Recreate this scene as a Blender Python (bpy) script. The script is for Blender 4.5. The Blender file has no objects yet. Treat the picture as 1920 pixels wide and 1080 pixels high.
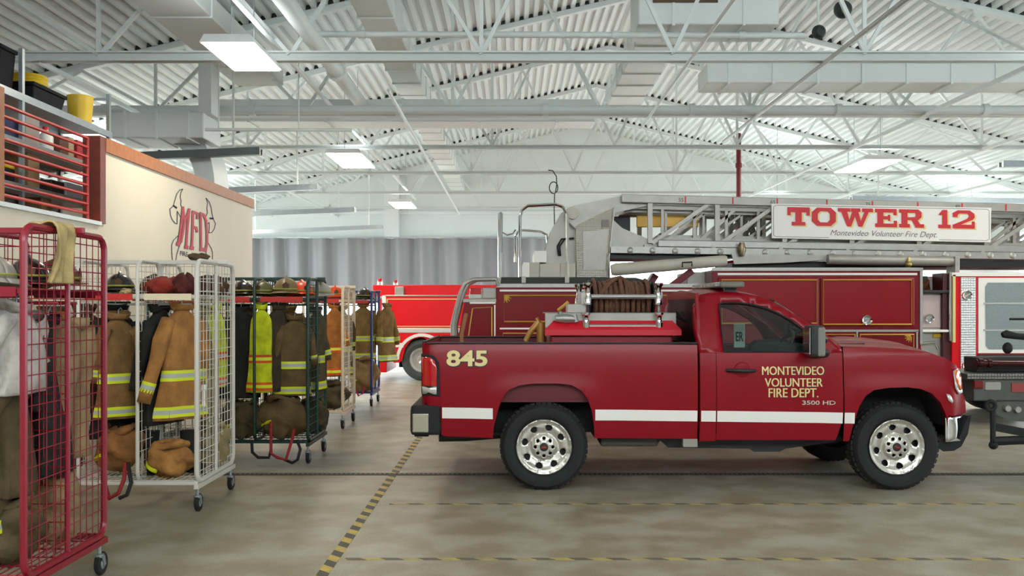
import bpy, math, random
from mathutils import Vector, Matrix
from mathutils.geometry import delaunay_2d_cdt

# ---------------------------------------------------------------- camera, sky, exposure
SC = bpy.context.scene
COL = SC.collection
F, EYE, HY, CX = 1800.0, 1.74, 575.0, 960.0      # focal length (px), eye height, horizon row, centre column
cam_data = bpy.data.cameras.new('camera')
cam_data.sensor_width = 36.0
cam_data.lens = 36.0 * F / 1920.0
cam_data.shift_y = (HY - 540.0) / 1920.0
cam_data.clip_end = 300
cam = bpy.data.objects.new('camera', cam_data)
COL.objects.link(cam)
cam.location = (0, 0, EYE)
cam.rotation_euler = (math.radians(90), 0, 0)
SC.camera = cam
SC.view_settings.view_transform = 'Standard'
SC.view_settings.look = 'None'
SC.view_settings.gamma = 1.0
SC.view_settings.use_curve_mapping = False
SC.view_settings.exposure = 0.35

world = bpy.data.worlds.new('daylight')
SC.world = world
world.use_nodes = True
bg = world.node_tree.nodes['Background']
bg.inputs[0].default_value = (0.86, 0.95, 1.0, 1)
bg.inputs[1].default_value = 6.5
LAMP_WARM, LAMP_POWER = (1.0, 0.91, 0.74), 24.0
UP_FILL_TINT, UP_FILL = (0.94, 0.99, 1.0), 30.0  # tint and power of the fill added to brighten the roof deck

# ---------------------------------------------------------------- helpers
R = random.Random(11)

def lin(c):
    return tuple((x / 255 / 12.92) if x <= 10 else ((x / 255 + 0.055) / 1.055) ** 2.4 for x in c)

def W(px, py, Y):
    """The point that stands at pixel (px, py) of the photograph at distance Y."""
    return Vector(((px - CX) * Y / F, Y, EYE - (py - HY) * Y / F))

def XX(px, Y): return (px - CX) * Y / F
def ZZ(py, Y): return EYE - (py - HY) * Y / F

MATS = {}
def mat(name, rgb, rough=0.5, metal=0.0, var=0.0, scale=8.0, bump=0.0, bscale=40.0, rgb2=None, spec=0.5, coat=0.0, emit=None, estr=0.0):
    if name in MATS: return MATS[name]
    m = bpy.data.materials.new(name); m.use_nodes = True
    nt = m.node_tree; b = nt.nodes['Principled BSDF']
    c = lin(rgb)
    b.inputs['Base Color'].default_value = (*c, 1)
    b.inputs['Roughness'].default_value = rough
    b.inputs['Metallic'].default_value = metal
    b.inputs['Specular IOR Level'].default_value = spec
    if coat: b.inputs['Coat Weight'].default_value = coat; b.inputs['Coat Roughness'].default_value = 0.05
    if emit:
        b.inputs['Emission Color'].default_value = (*emit, 1); b.inputs['Emission Strength'].default_value = estr
    tc = None
    if var or bump:
        tc = nt.nodes.new('ShaderNodeTexCoord')
    if var:
        n = nt.nodes.new('ShaderNodeTexNoise'); n.inputs['Scale'].default_value = scale; n.inputs['Detail'].default_value = 5
        nt.links.new(tc.outputs['Object'], n.inputs['Vector'])
        r = nt.nodes.new('ShaderNodeValToRGB')
        c2 = lin(rgb2) if rgb2 else tuple(x * (1 - var) for x in c)
        r.color_ramp.elements[0].position = 0.33; r.color_ramp.elements[1].position = 0.67
        r.color_ramp.elements[0].color = (*c2, 1); r.color_ramp.elements[1].color = (*c, 1)
        nt.links.new(n.outputs['Fac'], r.inputs['Fac']); nt.links.new(r.outputs['Color'], b.inputs['Base Color'])
    if bump:
        n2 = nt.nodes.new('ShaderNodeTexNoise'); n2.inputs['Scale'].default_value = bscale; n2.inputs['Detail'].default_value = 4
        nt.links.new(tc.outputs['Object'], n2.inputs['Vector'])
        bp = nt.nodes.new('ShaderNodeBump'); bp.inputs['Strength'].default_value = bump; bp.inputs['Distance'].default_value = 0.02
        nt.links.new(n2.outputs['Fac'], bp.inputs['Height']); nt.links.new(bp.outputs['Normal'], b.inputs['Normal'])
    MATS[name] = m
    return m

def glass(name, rgb, alpha):
    m = bpy.data.materials.new(name); m.use_nodes = True; nt = m.node_tree
    nt.nodes.clear()
    o = nt.nodes.new('ShaderNodeOutputMaterial'); t = nt.nodes.new('ShaderNodeBsdfTransparent'); g = nt.nodes.new('ShaderNodeBsdfGlossy')
    mx = nt.nodes.new('ShaderNodeMixShader'); fr = nt.nodes.new('ShaderNodeFresnel'); fr.inputs['IOR'].default_value = 1.5
    t.inputs['Color'].default_value = (*(x * alpha for x in rgb), 1); g.inputs['Roughness'].default_value = 0.02
    nt.links.new(fr.outputs[0], mx.inputs[0]); nt.links.new(t.outputs[0], mx.inputs[1]); nt.links.new(g.outputs[0], mx.inputs[2])
    nt.links.new(mx.outputs[0], o.inputs[0])
    MATS[name] = m
    return m

def frame_of(d):
    d = d.normalized()
    a = Vector((0, 0, 1)) if abs(d.z) < 0.9 else Vector((1, 0, 0))
    u = d.cross(a).normalized()
    return u, d.cross(u).normalized()

class MB:
    """Collects shapes in world coordinates and links them as ONE mesh object."""
    def __init__(s): s.v = []; s.f = []; s.m = []; s.s = []
    def add(s, vs, fs, mi=0, smooth=False):
        o = len(s.v); s.v += [tuple(v) for v in vs]
        for f in fs: s.f.append(tuple(i + o for i in f)); s.m.append(mi); s.s.append(smooth)
        return s
    def box(s, x0, x1, y0, y1, z0, z1, mi=0):
        vs = [(x, y, z) for z in (z0, z1) for y in (y0, y1) for x in (x0, x1)]
        return s.add(vs, [(0, 2, 3, 1), (4, 5, 7, 6), (0, 1, 5, 4), (2, 6, 7, 3), (0, 4, 6, 2), (1, 3, 7, 5)], mi)
    def obox(s, c, half, mtx, mi=0):
        vs = [Vector(c) + mtx @ Vector((x * half[0], y * half[1], z * half[2])) for z in (-1, 1) for y in (-1, 1) for x in (-1, 1)]
        return s.add(vs, [(0, 2, 3, 1), (4, 5, 7, 6), (0, 1, 5, 4), (2, 6, 7, 3), (0, 4, 6, 2), (1, 3, 7, 5)], mi)
    def beam(s, a, b, w, h, mi=0):
        """A square bar from a to b; w across, h along the other axis."""
        a, b = Vector(a), Vector(b); d = b - a; u, v = frame_of(d)
        vs = [p + u * (i * w / 2) + v * (j * h / 2) for p in (a, b) for i, j in ((-1, -1), (1, -1), (1, 1), (-1, 1))]
        return s.add(vs, [(0, 1, 2, 3), (7, 6, 5, 4), (0, 4, 5, 1), (1, 5, 6, 2), (2, 6, 7, 3), (3, 7, 4, 0)], mi)
    def tube(s, pts, r, n=8, closed=False, mi=0, cap=True):
        P = [Vector(p) for p in pts]; N = len(P); rr = r if isinstance(r, (list, tuple)) else [r] * N
        vs = []; u = None
        for i in range(N):
            a = P[(i - 1) % N] if (closed or i > 0) else P[i]; b = P[(i + 1) % N] if (closed or i < N - 1) else P[i]
            d = (b - a)
            if d.length < 1e-9: d = Vector((0, 0, 1))
            d.normalize()
            if u is None: u, w = frame_of(d)
            else:
                u = (u - d * u.dot(d)); u = u.normalized() if u.length > 1e-6 else frame_of(d)[0]
                w = d.cross(u)
            for k in range(n):
                t = 2 * math.pi * k / n
                vs.append(P[i] + (u * math.cos(t) + w * math.sin(t)) * rr[i])
        fs = []
        for i in range(N if closed else N - 1):
            j = (i + 1) % N
            for k in range(n):
                k2 = (k + 1) % n
                fs.append((i * n + k, i * n + k2, j * n + k2, j * n + k))
        s.add(vs, fs, mi, True)
        if cap and not closed:
            o = len(s.v) - len(vs)
            s.f.append(tuple(o + k for k in reversed(range(n)))); s.m.append(mi); s.s.append(False)
            s.f.append(tuple(o + (N - 1) * n + k for k in range(n))); s.m.append(mi); s.s.append(False)
        return s
    def lathe(s, prof, org, axis, n=24, mi=0, close=False, up=None):
        """prof: list of (radius, distance along axis)."""
        org = Vector(org); d = Vector(axis).normalized(); u, w = frame_of(d)
        vs = [org + d * h + (u * math.cos(2 * math.pi * k / n) + w * math.sin(2 * math.pi * k / n)) * r for r, h in prof for k in range(n)]
        fs = [(i * n + k, i * n + (k + 1) % n, (i + 1) * n + (k + 1) % n, (i + 1) * n + k) for i in range(len(prof) - 1) for k in range(n)]
        if close: fs += [((len(prof) - 1) * n + k, (len(prof) - 1) * n + (k + 1) % n, (k + 1) % n, k) for k in range(n)]
        return s.add(vs, fs, mi, True)
    def grid(s, fn, nu, nv, mi=0, smooth=True, closeu=False):
        vs = [fn(i / nu, j / nv) for j in range(nv + 1) for i in range(nu + 1)]
        fs = [(j * (nu + 1) + i, j * (nu + 1) + i + 1, (j + 1) * (nu + 1) + i + 1, (j + 1) * (nu + 1) + i) for j in range(nv) for i in range(nu)]
        return s.add(vs, fs, mi, smooth)
    def prism(s, poly, y0, y1, mi=0):
        """poly: (x, z) outline carried from y0 to y1."""
        n = len(poly)
        vs = [(x, y0, z) for x, z in poly] + [(x, y1, z) for x, z in poly]
        fs = [tuple(range(n)), tuple(reversed(range(n, 2 * n)))] + [(i, (i + 1) % n, (i + 1) % n + n, i + n) for i in range(n)]
        return s.add(vs, fs, mi)
    def prism_x(s, poly, x0, x1, mi=0):
        n = len(poly)
        vs = [(x0, y, z) for y, z in poly] + [(x1, y, z) for y, z in poly]
        fs = [tuple(range(n)), tuple(reversed(range(n, 2 * n)))] + [(i, (i + 1) % n, (i + 1) % n + n, i + n) for i in range(n)]
        return s.add(vs, fs, mi)
    def ball(s, c, rx, ry, rz, nu=16, nv=10, mi=0, fn=None):
        c = Vector(c); vs = []; fs = []
        for j in range(nv + 1):
            for i in range(nu):
                a = 2 * math.pi * i / nu; b = math.pi * j / nv
                d = Vector((math.sin(b) * math.cos(a), math.sin(b) * math.sin(a), math.cos(b)))
                k = fn(d) if fn else 1.0
                vs.append(c + Vector((d.x * rx, d.y * ry, d.z * rz)) * k)
        for j in range(nv):
            for i in range(nu):
                fs.append((j * nu + i, (j + 1) * nu + i, (j + 1) * nu + (i + 1) % nu, j * nu + (i + 1) % nu))
        return s.add(vs, fs, mi, True)
    def build(s, name, mats, parent=None, bevel=0.0, solid=0.0, soff=0, angle=0.7, origin=None):
        me = bpy.data.meshes.new(name)
        L = Vector((0, 0, 0)); p = parent
        if origin is not None: L = Vector(origin)
        while p is not None: L = L + Vector(p.location); p = p.parent
        me.from_pydata([(v[0] - L.x, v[1] - L.y, v[2] - L.z) for v in s.v], [], s.f)
        if not isinstance(mats, (list, tuple)): mats = [mats]
        for m in mats: me.materials.append(m)
        me.polygons.foreach_set('material_index', s.m)
        me.polygons.foreach_set('use_smooth', s.s)
        me.update()
        if any(s.s): me.set_sharp_from_angle(angle=angle)
        o = bpy.data.objects.new(name, me); COL.objects.link(o)
        if origin is not None: o.location = origin
        if parent is not None: o.parent = parent
        if solid:
            md = o.modifiers.new('solid', 'SOLIDIFY'); md.thickness = solid; md.offset = soff
        if bevel:
            md = o.modifiers.new('bevel', 'BEVEL'); md.width = bevel; md.segments = 2; md.limit_method = 'ANGLE'
        return o

def tag(o, label, cat, group=None, kind=None):
    if label: o['label'] = label
    if cat: o['category'] = cat
    if group: o['group'] = group
    if kind: o['kind'] = kind
    return o

def thing(name, label, cat, loc=(0, 0, 0), group=None):
    o = bpy.data.objects.new(name, None); COL.objects.link(o); o.location = loc
    o.empty_display_size = 0.1
    return tag(o, label, cat, group)

def struct(o, label=None):
    o['kind'] = 'structure'
    if label: o['label'] = label
    return o

def copy_tree(o, parent=None):
    c = o.copy(); COL.objects.link(c)
    if parent is not None:
        c.parent = parent
    for ch in list(o.children): copy_tree(ch, c)
    return c

def lerp_poly(pts, x):
    """y of the polyline pts at x."""
    if x <= pts[0][0]: return pts[0][1]
    for (x0, y0), (x1, y1) in zip(pts, pts[1:]):
        if x <= x1: return y0 + (y1 - y0) * (x - x0) / max(x1 - x0, 1e-9)
    return pts[-1][1]

def inside(p, poly):
    c = False; n = len(poly)
    for i in range(n):
        x0, y0 = poly[i]; x1, y1 = poly[i - 1]
        if (y0 > p[1]) != (y1 > p[1]) and p[0] < (x1 - x0) * (p[1] - y0) / (y1 - y0) + x0: c = not c
    return c

def cdt(outer, holes=(), step=None):
    """Triangles of a polygon with holes, with a grid of inner points."""
    vs = []; es = []
    for lp in [outer] + list(holes):
        o = len(vs); n = len(lp)
        vs += [Vector(p) for p in lp]; es += [(o + i, o + (i + 1) % n) for i in range(n)]
    if step:
        x0 = min(p[0] for p in outer); x1 = max(p[0] for p in outer); y0 = min(p[1] for p in outer); y1 = max(p[1] for p in outer)
        y = y0 + step * .53
        while y < y1:
            x = x0 + step * .47
            while x < x1:
                if inside((x, y), outer) and not any(inside((x, y), h) for h in holes): vs.append(Vector((x, y)))
                x += step
            y += step
    r = delaunay_2d_cdt(vs, es, [], 0, 1e-6)
    V = r[0]; T = []
    for f in r[2]:
        c = sum((V[i] for i in f), Vector((0, 0))) / len(f)
        if inside(c, outer) and not any(inside(c, h) for h in holes): T.append(tuple(f))
    return [tuple(v) for v in V], T

def union2d(polys):
    """Overlapping polygons merged into one sheet of triangles."""
    vs = []; es = []
    for lp in polys:
        o = len(vs); n = len(lp); vs += [Vector(p) for p in lp]; es += [(o + i, o + (i + 1) % n) for i in range(n)]
    r = delaunay_2d_cdt(vs, es, [], 0, 1e-5); T = []
    for f in r[2]:
        c = sum((r[0][i] for i in f), Vector((0, 0))) / len(f)
        if any(inside(c, p) for p in polys): T.append(tuple(f))
    return [tuple(v) for v in r[0]], T

def text2d(body, x0, x1, y0, y1, bold=0.0, shear=0.0):
    """The outline of a text as a flat mesh fitted into a box (y upwards)."""
    cu = bpy.data.curves.new('lettering', 'FONT'); cu.body = body; cu.offset = bold; cu.shear = shear; cu.resolution_u = 4
    o = bpy.data.objects.new('lettering', cu); COL.objects.link(o)
    bpy.context.view_layer.update()
    me = bpy.data.meshes.new_from_object(o)
    V = [(v.co.x, v.co.y) for v in me.vertices]; Fc = [tuple(p.vertices) for p in me.polygons]
    bpy.data.objects.remove(o); bpy.data.curves.remove(cu); bpy.data.meshes.remove(me)
    ax = min(v[0] for v in V); bx = max(v[0] for v in V); ay = min(v[1] for v in V); by = max(v[1] for v in V)
    V = [(x0 + (v[0] - ax) / (bx - ax) * (x1 - x0), y0 + (v[1] - ay) / (by - ay) * (y1 - y0)) for v in V]
    return V, Fc

def arc(cx, cy, r, a0, a1, n=8):
    return [(cx + r * math.cos(math.radians(a0 + (a1 - a0) * i / n)), cy + r * math.sin(math.radians(a0 + (a1 - a0) * i / n))) for i in range(n + 1)]

# ---------------------------------------------------------------- materials
M_white = mat('white_paint', (232, 236, 236), 0.55, var=.05, scale=1.2)
M_deck = mat('white_deck', (228, 234, 234), 0.5, var=.06, scale=.7)
M_wall = mat('cream_wall', (226, 216, 196), 0.7, var=.06, scale=1.5)
M_gable = mat('pale_wall', (228, 234, 232), 0.7, var=.04, scale=1)
M_wood = mat('oak_trim', (176, 104, 48), 0.5, var=.25, scale=14)
M_redwood = mat('red_brown_wood', (128, 50, 28), 0.5, var=.3, scale=10)
M_galv = mat('galvanised', (168, 176, 182), 0.35, metal=.7, var=.1, scale=12)
M_chrome = mat('chrome', (225, 225, 225), 0.08, metal=1.0)
M_alu = mat('aluminium', (168, 166, 160), 0.4, metal=.6, var=.12, scale=9)
M_steel = mat('grey_steel', (170, 166, 158), 0.42, metal=.35, var=.12, scale=6)
M_beige = mat('beige_paint', (196, 188, 172), 0.5, var=.06, scale=4)
M_black = mat('black_rubber', (24, 24, 25), 0.75, var=.3, scale=20)
M_dark = mat('dark_metal', (30, 30, 32), 0.5)
M_truck = mat('pickup_red', (138, 3, 22), 0.28, coat=.05, var=.06, scale=3, spec=.25)
M_maroon = mat('maroon_paint', (122, 8, 22), 0.25, coat=.05, spec=.3)
M_engine = mat('engine_red', (226, 10, 24), 0.35, coat=.05, spec=.3)
M_gold = mat('gold_leaf', (206, 160, 66), 0.4, metal=.3)
M_gold_l = mat('pale_gold', (226, 206, 140), 0.45)
M_sign = mat('sign_white', (238, 234, 228), 0.45)
M_signred = mat('sign_red', (204, 20, 40), 0.45)
M_grey_t = mat('sign_grey', (112, 96, 104), 0.5)
M_yellow = mat('safety_yellow', (212, 176, 24), 0.45, var=.08)
M_lime = mat('lime_band', (214, 226, 30), 0.5)
M_silver = mat('silver_band', (176, 178, 170), 0.4)
M_tyre = mat('tyre', (30, 30, 31), 0.8, var=.25, scale=30, bump=.3, bscale=60)
M_redlens = mat('red_lens', (190, 10, 14), 0.1, coat=1)
M_amber = mat('amber_lens', (226, 96, 16), 0.1, coat=1)
M_clear = mat('clear_lens', (214, 214, 210), 0.08, metal=.4, coat=1)
M_hose = mat('brown_hose', (112, 74, 56), 0.85, var=.3, scale=18, bump=.5)
M_glass = glass('window_glass', (0.72, 0.92, 0.88), 0.97)
M_lamp = mat('lamp_diffuser', (255, 250, 240), 0.5, emit=LAMP_WARM, estr=LAMP_POWER)

def concrete():
    m = bpy.data.materials.new('concrete_floor'); m.use_nodes = True; nt = m.node_tree; b = nt.nodes['Principled BSDF']
    tc = nt.nodes.new('ShaderNodeTexCoord')
    def noise(sc, det, x=None):
        n = nt.nodes.new('ShaderNodeTexNoise'); n.inputs['Scale'].default_value = sc; n.inputs['Detail'].default_value = det
        nt.links.new(tc.outputs['Object'], n.inputs['Vector']); return n
    def ramp(n, p0, p1, c0, c1):
        r = nt.nodes.new('ShaderNodeValToRGB'); e = r.color_ramp.elements
        e[0].position = p0; e[1].position = p1; e[0].color = (*lin(c0), 1); e[1].color = (*lin(c1), 1)
        nt.links.new(n.outputs['Fac'], r.inputs['Fac']); return r
    r1 = ramp(noise(.55, 6), .35, .7, (162, 157, 142), (178, 174, 160))
    r2 = ramp(noise(2.6, 8), .40, .62, (222, 214, 198), (255, 255, 255))
    r3 = ramp(noise(90, 2), .3, .7, (226, 222, 216), (255, 255, 255))
    last = r1
    for r in (r2, r3):
        mx = nt.nodes.new('ShaderNodeMix'); mx.data_type = 'RGBA'; mx.blend_type = 'MULTIPLY'; mx.inputs['Factor'].default_value = 1
        nt.links.new(last.outputs[2] if last.bl_idname == 'ShaderNodeMix' else last.outputs['Color'], mx.inputs[6]); nt.links.new(r.outputs['Color'], mx.inputs[7]); last = mx
    nt.links.new(last.outputs[2], b.inputs['Base Color'])
    rr = nt.nodes.new('ShaderNodeMapRange'); rr.inputs[3].default_value = .34; rr.inputs[4].default_value = .6
    nt.links.new(noise(1.3, 5).outputs['Fac'], rr.inputs[0]); nt.links.new(rr.outputs[0], b.inputs['Roughness'])
    return m
M_floor = concrete()

def stripes(name, axis, period, c0, c1, skew=1.0):
    """Slanted two-colour hazard tape."""
    m = bpy.data.materials.new(name); m.use_nodes = True; nt = m.node_tree; b = nt.nodes['Principled BSDF']
    tc = nt.nodes.new('ShaderNodeTexCoord'); sp = nt.nodes.new('ShaderNodeSeparateXYZ'); nt.links.new(tc.outputs['Object'], sp.inputs[0])
    ad = nt.nodes.new('ShaderNodeMath'); ad.operation = 'MULTIPLY_ADD'
    nt.links.new(sp.outputs[1 - axis], ad.inputs[0]); ad.inputs[1].default_value = skew; nt.links.new(sp.outputs[axis], ad.inputs[2])
    dv = nt.nodes.new('ShaderNodeMath'); dv.operation = 'DIVIDE'; nt.links.new(ad.outputs[0], dv.inputs[0]); dv.inputs[1].default_value = period
    fr = nt.nodes.new('ShaderNodeMath'); fr.operation = 'FRACT'; nt.links.new(dv.outputs[0], fr.inputs[0])
    gt = nt.nodes.new('ShaderNodeMath'); gt.operation = 'GREATER_THAN'; nt.links.new(fr.outputs[0], gt.inputs[0]); gt.inputs[1].default_value = .5
    n = nt.nodes.new('ShaderNodeTexNoise'); n.inputs['Scale'].default_value = 7; nt.links.new(tc.outputs['Object'], n.inputs['Vector'])
    r = nt.nodes.new('ShaderNodeValToRGB'); r.color_ramp.elements[0].position = .3; r.color_ramp.elements[1].position = .75
    r.color_ramp.elements[0].color = (*lin(c1), 1); r.color_ramp.elements[1].color = (*lin((150, 138, 104)), 1); nt.links.new(n.outputs['Fac'], r.inputs['Fac'])
    mx = nt.nodes.new('ShaderNodeMix'); mx.data_type = 'RGBA'; nt.links.new(gt.outputs[0], mx.inputs[0])
    mx.inputs[6].default_value = (*lin(c0), 1); nt.links.new(r.outputs['Color'], mx.inputs[7])
    nt.links.new(mx.outputs[2], b.inputs['Base Color']); b.inputs['Roughness'].default_value = .6
    return m

def treadplate(name, rgb, scale=28):
    m = mat(name, rgb, .3, metal=.8); nt = m.node_tree; b = nt.nodes['Principled BSDF']
    tc = nt.nodes.new('ShaderNodeTexCoord'); ck = nt.nodes.new('ShaderNodeTexVoronoi'); ck.inputs['Scale'].default_value = scale; ck.inputs['Randomness'].default_value = 0
    nt.links.new(tc.outputs['Object'], ck.inputs['Vector'])
    bp = nt.nodes.new('ShaderNodeBump'); bp.inputs['Strength'].default_value = .7; bp.inputs['Distance'].default_value = .01
    nt.links.new(ck.outputs['Distance'], bp.inputs['Height']); nt.links.new(bp.outputs['Normal'], b.inputs['Normal'])
    return m
def sheer(name, rgb, k):
    m = bpy.data.materials.new(name); m.use_nodes = True; nt = m.node_tree; b = nt.nodes['Principled BSDF']; o = nt.nodes['Material Output']
    b.inputs['Base Color'].default_value = (*lin(rgb), 1); b.inputs['Roughness'].default_value = .6
    t = nt.nodes.new('ShaderNodeBsdfTranslucent'); t.inputs['Color'].default_value = (*lin(rgb), 1); mx = nt.nodes.new('ShaderNodeMixShader'); mx.inputs[0].default_value = k
    nt.links.new(b.outputs[0], mx.inputs[1]); nt.links.new(t.outputs[0], mx.inputs[2]); nt.links.new(mx.outputs[0], o.inputs[0]); return m
M_tread = treadplate('tread_plate', (216, 216, 214))
# ---------------------------------------------------------------- the setting
RX, RZ, RS = 2.38, 8.1, 0.237                    # ridge position, ridge height, roof slope
XL, XR, YB = -12.0, 16.8, 34.0
def roof(x): return RZ - RS * abs(x - RX)

b = MB(); b.box(XL, XR, -5, YB, -.2, 0); struct(b.build('floor', M_floor), 'stained grey brown concrete floor of the fire hall')
b = MB(); b.box(-40, 60, YB, 90, -.2, -.01); b.box(XR, 60, -30, YB, -.2, -.01); b.box(-60, XL, 10, YB, -.2, -.01)
struct(b.build('ground_outside', mat('bright_apron', (205, 205, 200), .8)), 'bright concrete apron outside the doors')

# corrugated roof deck: ribs run from front to back
b = MB(); vs = []; fs = []; per = .19; n = int((XR - XL) / per); prof = []
for i in range(n + 1):
    x = XL + i * per
    for dx, dz in ((0, .07), (.07, .07), (.095, 0), (.165, 0)): prof.append((x + dx, dz))
prof = [p for p in prof if p[0] <= XR]
for (x, dz) in prof:
    for y in (-5, 8, 21, YB): vs.append((x, y, roof(x) + dz))
for i in range(len(prof) - 1):
    for k in range(3): fs.append((i * 4 + k, i * 4 + k + 1, (i + 1) * 4 + k + 1, (i + 1) * 4 + k))
b.add(vs, fs); struct(b.build('ceiling', M_deck, solid=.01), 'white corrugated metal roof deck')

# walls
b = MB(); b.prism([(XL, 4.14), (XR, 4.14), (XR, roof(XR) + .1), (RX, RZ + .1), (XL, roof(XL) + .1)], YB, YB + .25)
b.box(XL, -9.4, YB, YB + .25, 0, 4.14); b.box(12.4, XR, YB, YB + .25, 0, 4.14)
struct(b.build('wall_back', M_gable), 'white gable wall above the door openings')
b = MB(); b.box(XL, XR, -5.2, -5, 0, roof(XL)); struct(b.build('wall_front', M_gable))
b = MB(); b.box(XL - .2, XL, -5, YB, 4.0, roof(XL) + .1)
for y0, y1 in ((-5, 16.6), (20.2, 21.2), (24.8, 25.8), (29.4, 30.4), (33.6, YB)): b.box(XL - .2, XL, y0, y1, 0, 4.0)
struct(b.build('wall_left', M_gable))
b = MB(); b.box(XR, XR + .2, -5, YB, 4.2, roof(XR) + .1)
for y0, y1 in ((-5, 6), (10.2, 11.4), (15.6, 16.8), (21, 22.2), (26.4, 27.6), (31.8, YB)): b.box(XR, XR + .2, y0, y1, 0, 4.2)
struct(b.build('wall_right', M_gable))
b = MB(); b.box(XX(735, 33.8) - .25, XX(735, 33.8) + .25, 33.6, YB, 4.14, roof(-4.2)); b.box(XL, XR, 33.85, YB, ZZ(402, 33.9), ZZ(396, 33.9)); b.box(XL, XR, 33.82, YB, ZZ(449, 33.8), ZZ(444, 33.8))
struct(b.build('trim_back', M_white), 'white ledges and pilaster on the back wall')

# pleated curtain hanging in the back opening
def cur(u, v):
    x = -9.4 + u * 10.6; z = 1.9 + v * 2.22
    a = .2 * (1 - .35 * v)
    return (x, 33.4 + a * math.sin(x * 6.9 + .6 * math.sin(x * 1.7)) + .05 * math.sin(x * 15 + 1 + v), z)
b = MB(); b.grid(cur, 220, 6)
b2 = b; cu = thing('curtain', 'grey pleated curtain hanging across the back opening', 'curtain', (-4.1, 33.4, 4.14)); b2.build('pleated_cloth', sheer('grey_curtain', (140, 141, 144), .05), cu)
b = MB(); b.box(-9.5, 1.3, 33.36, 33.44, 4.12, 4.17); b.build('rail', M_galv, cu)
for k in range(6):
    b = MB(); b.box(-9.3 + k * 2.1, -9.26 + k * 2.1, 33.4, 34.02, 4.14, 4.17); b.build('bracket', M_galv, cu)

# partition wall of the mezzanine room, with the loading opening
WX = -4.45; OY0, OY1, OZ = 8.0, 10.35, 2.66
WT, WE = 3.55, 16.45
b = MB(); b.box(WX - .15, WX, 3.0, OY1, 0, OZ); b.box(WX - .15, WX, OY1, WE, 0, WT); b.box(WX - .15, WX, 3.0, OY0, OZ, WT)
b.box(XL, WX - .15, WE - .15, WE, 0, WT)
struct(b.build('wall_partition', M_wall), 'cream partition wall with the painted crest')
b = MB(); b.box(-9.5, WX - .15, 3.0, WE - .15, OZ - .3, OZ - .02); struct(b.build('floor_mezzanine', M_wood), 'mezzanine floor behind the red gate')
b = MB(); b.box(WX - .18, WX + .025, OY1 + .12, WE + .02, WT - .12, WT + .03); struct(b.build('trim_1', M_wood), 'oak cap along the partition wall')
b = MB(); b.box(WX - .17, WX + .02, OY1 - .02, OY1 + .12, OZ - .02, WT + .03)
struct(b.build('trim_2', M_redwood), 'red brown jamb of the mezzanine opening')
b = MB(); b.box(WX - .17, WX + .02, 8.3, 8.38, OZ, WT + .1); struct(b.build('trim_3', M_wood))
b = MB(); b.box(WX - .17, WX + .03, OY0, OY1, OZ - .045, OZ - .005); struct(b.build('trim_4', M_white))

# red barred gate
g = thing('loading_gate', 'red tubular gate closing the mezzanine opening in the cream wall', 'gate', (WX - .06, 9.3, OZ))
for k in range(9):
    z = OZ + .07 + k * .1; MB().tube([(WX - .06, 8.36, z), (WX - .06, 10.2, z)], .016, 10).build('rail', mat('gate_red', (196, 36, 26), .35), g)
MB().tube([(WX - .06, 10.2, OZ), (WX - .06, 10.2, OZ + .88)], .016, 10).build('end_post', MATS['gate_red'], g)

# painted crest on the partition wall
def onwall(px, py):
    Y = WX * F / (px - CX); return Vector((WX + .004, Y, ZZ(py, Y)))
def crop(p): return (300 + p[0] / 6.75, 340 + p[1] / 6.75)
g = thing('wall_crest', 'painted red MFD lettering with black bull outline on the cream wall', 'wall painting', (WX + .004, 13.0, 3))
def stroke(mb, pts, w, dx=0.0, mi=0, out=None):
    for p, q in zip(pts, pts[1:]):
        p, q = Vector(p), Vector(q); d = q - p
        if d.length < 1e-6: continue
        nrm = Vector((-d.y, d.x)).normalized() * w; e = d.normalized() * w * .6
        if out is not None: out.append([tuple(a) for a in (p - nrm - e, q - nrm + e, q + nrm + e, p + nrm - e)]); continue
        qd = [onwall(*crop(a)) + Vector((dx, 0, 0)) for a in (p - nrm - e, q - nrm + e, q + nrm + e, p + nrm - e)]
        mb.add(qd, [(0, 1, 2, 3)], mi)
M_ink = mat('black_paint', (40, 38, 46), .6); M_mfd = mat('mfd_red', (190, 36, 56), .6)
ol = MB()
for pts in ([(285, 98), (245, 110), (210, 160), (185, 240), (165, 310), (122, 352), (128, 420), (150, 480), (185, 528), (212, 540), (215, 470), (215, 380), (255, 450)],
            [(285, 98), (262, 140), (252, 200), (264, 245), (258, 300), (275, 325)], [(165, 310), (205, 340)],
            [(580, 212), (620, 260), (645, 330), (655, 400), (668, 470), (700, 535), (685, 600), (650, 650), (615, 652), (622, 590), (618, 520), (590, 548)],
            [(580, 212), (600, 270), (590, 340), (598, 400), (572, 455)], [(632, 468), (672, 472)],
            [(222, 690), (165, 750), (145, 800), (145, 880), (155, 1010)], [(270, 760), (235, 840), (210, 920), (195, 1010)],
            [(600, 770), (645, 845), (662, 900), (660, 985)], [(575, 890), (600, 970)]):
    stroke(ol, pts, 5)
stroke(ol, [(165, 305), (208, 335)], 10); stroke(ol, [(632, 470), (670, 472)], 12)
ol.build('bull_outline', M_ink, g)
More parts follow.
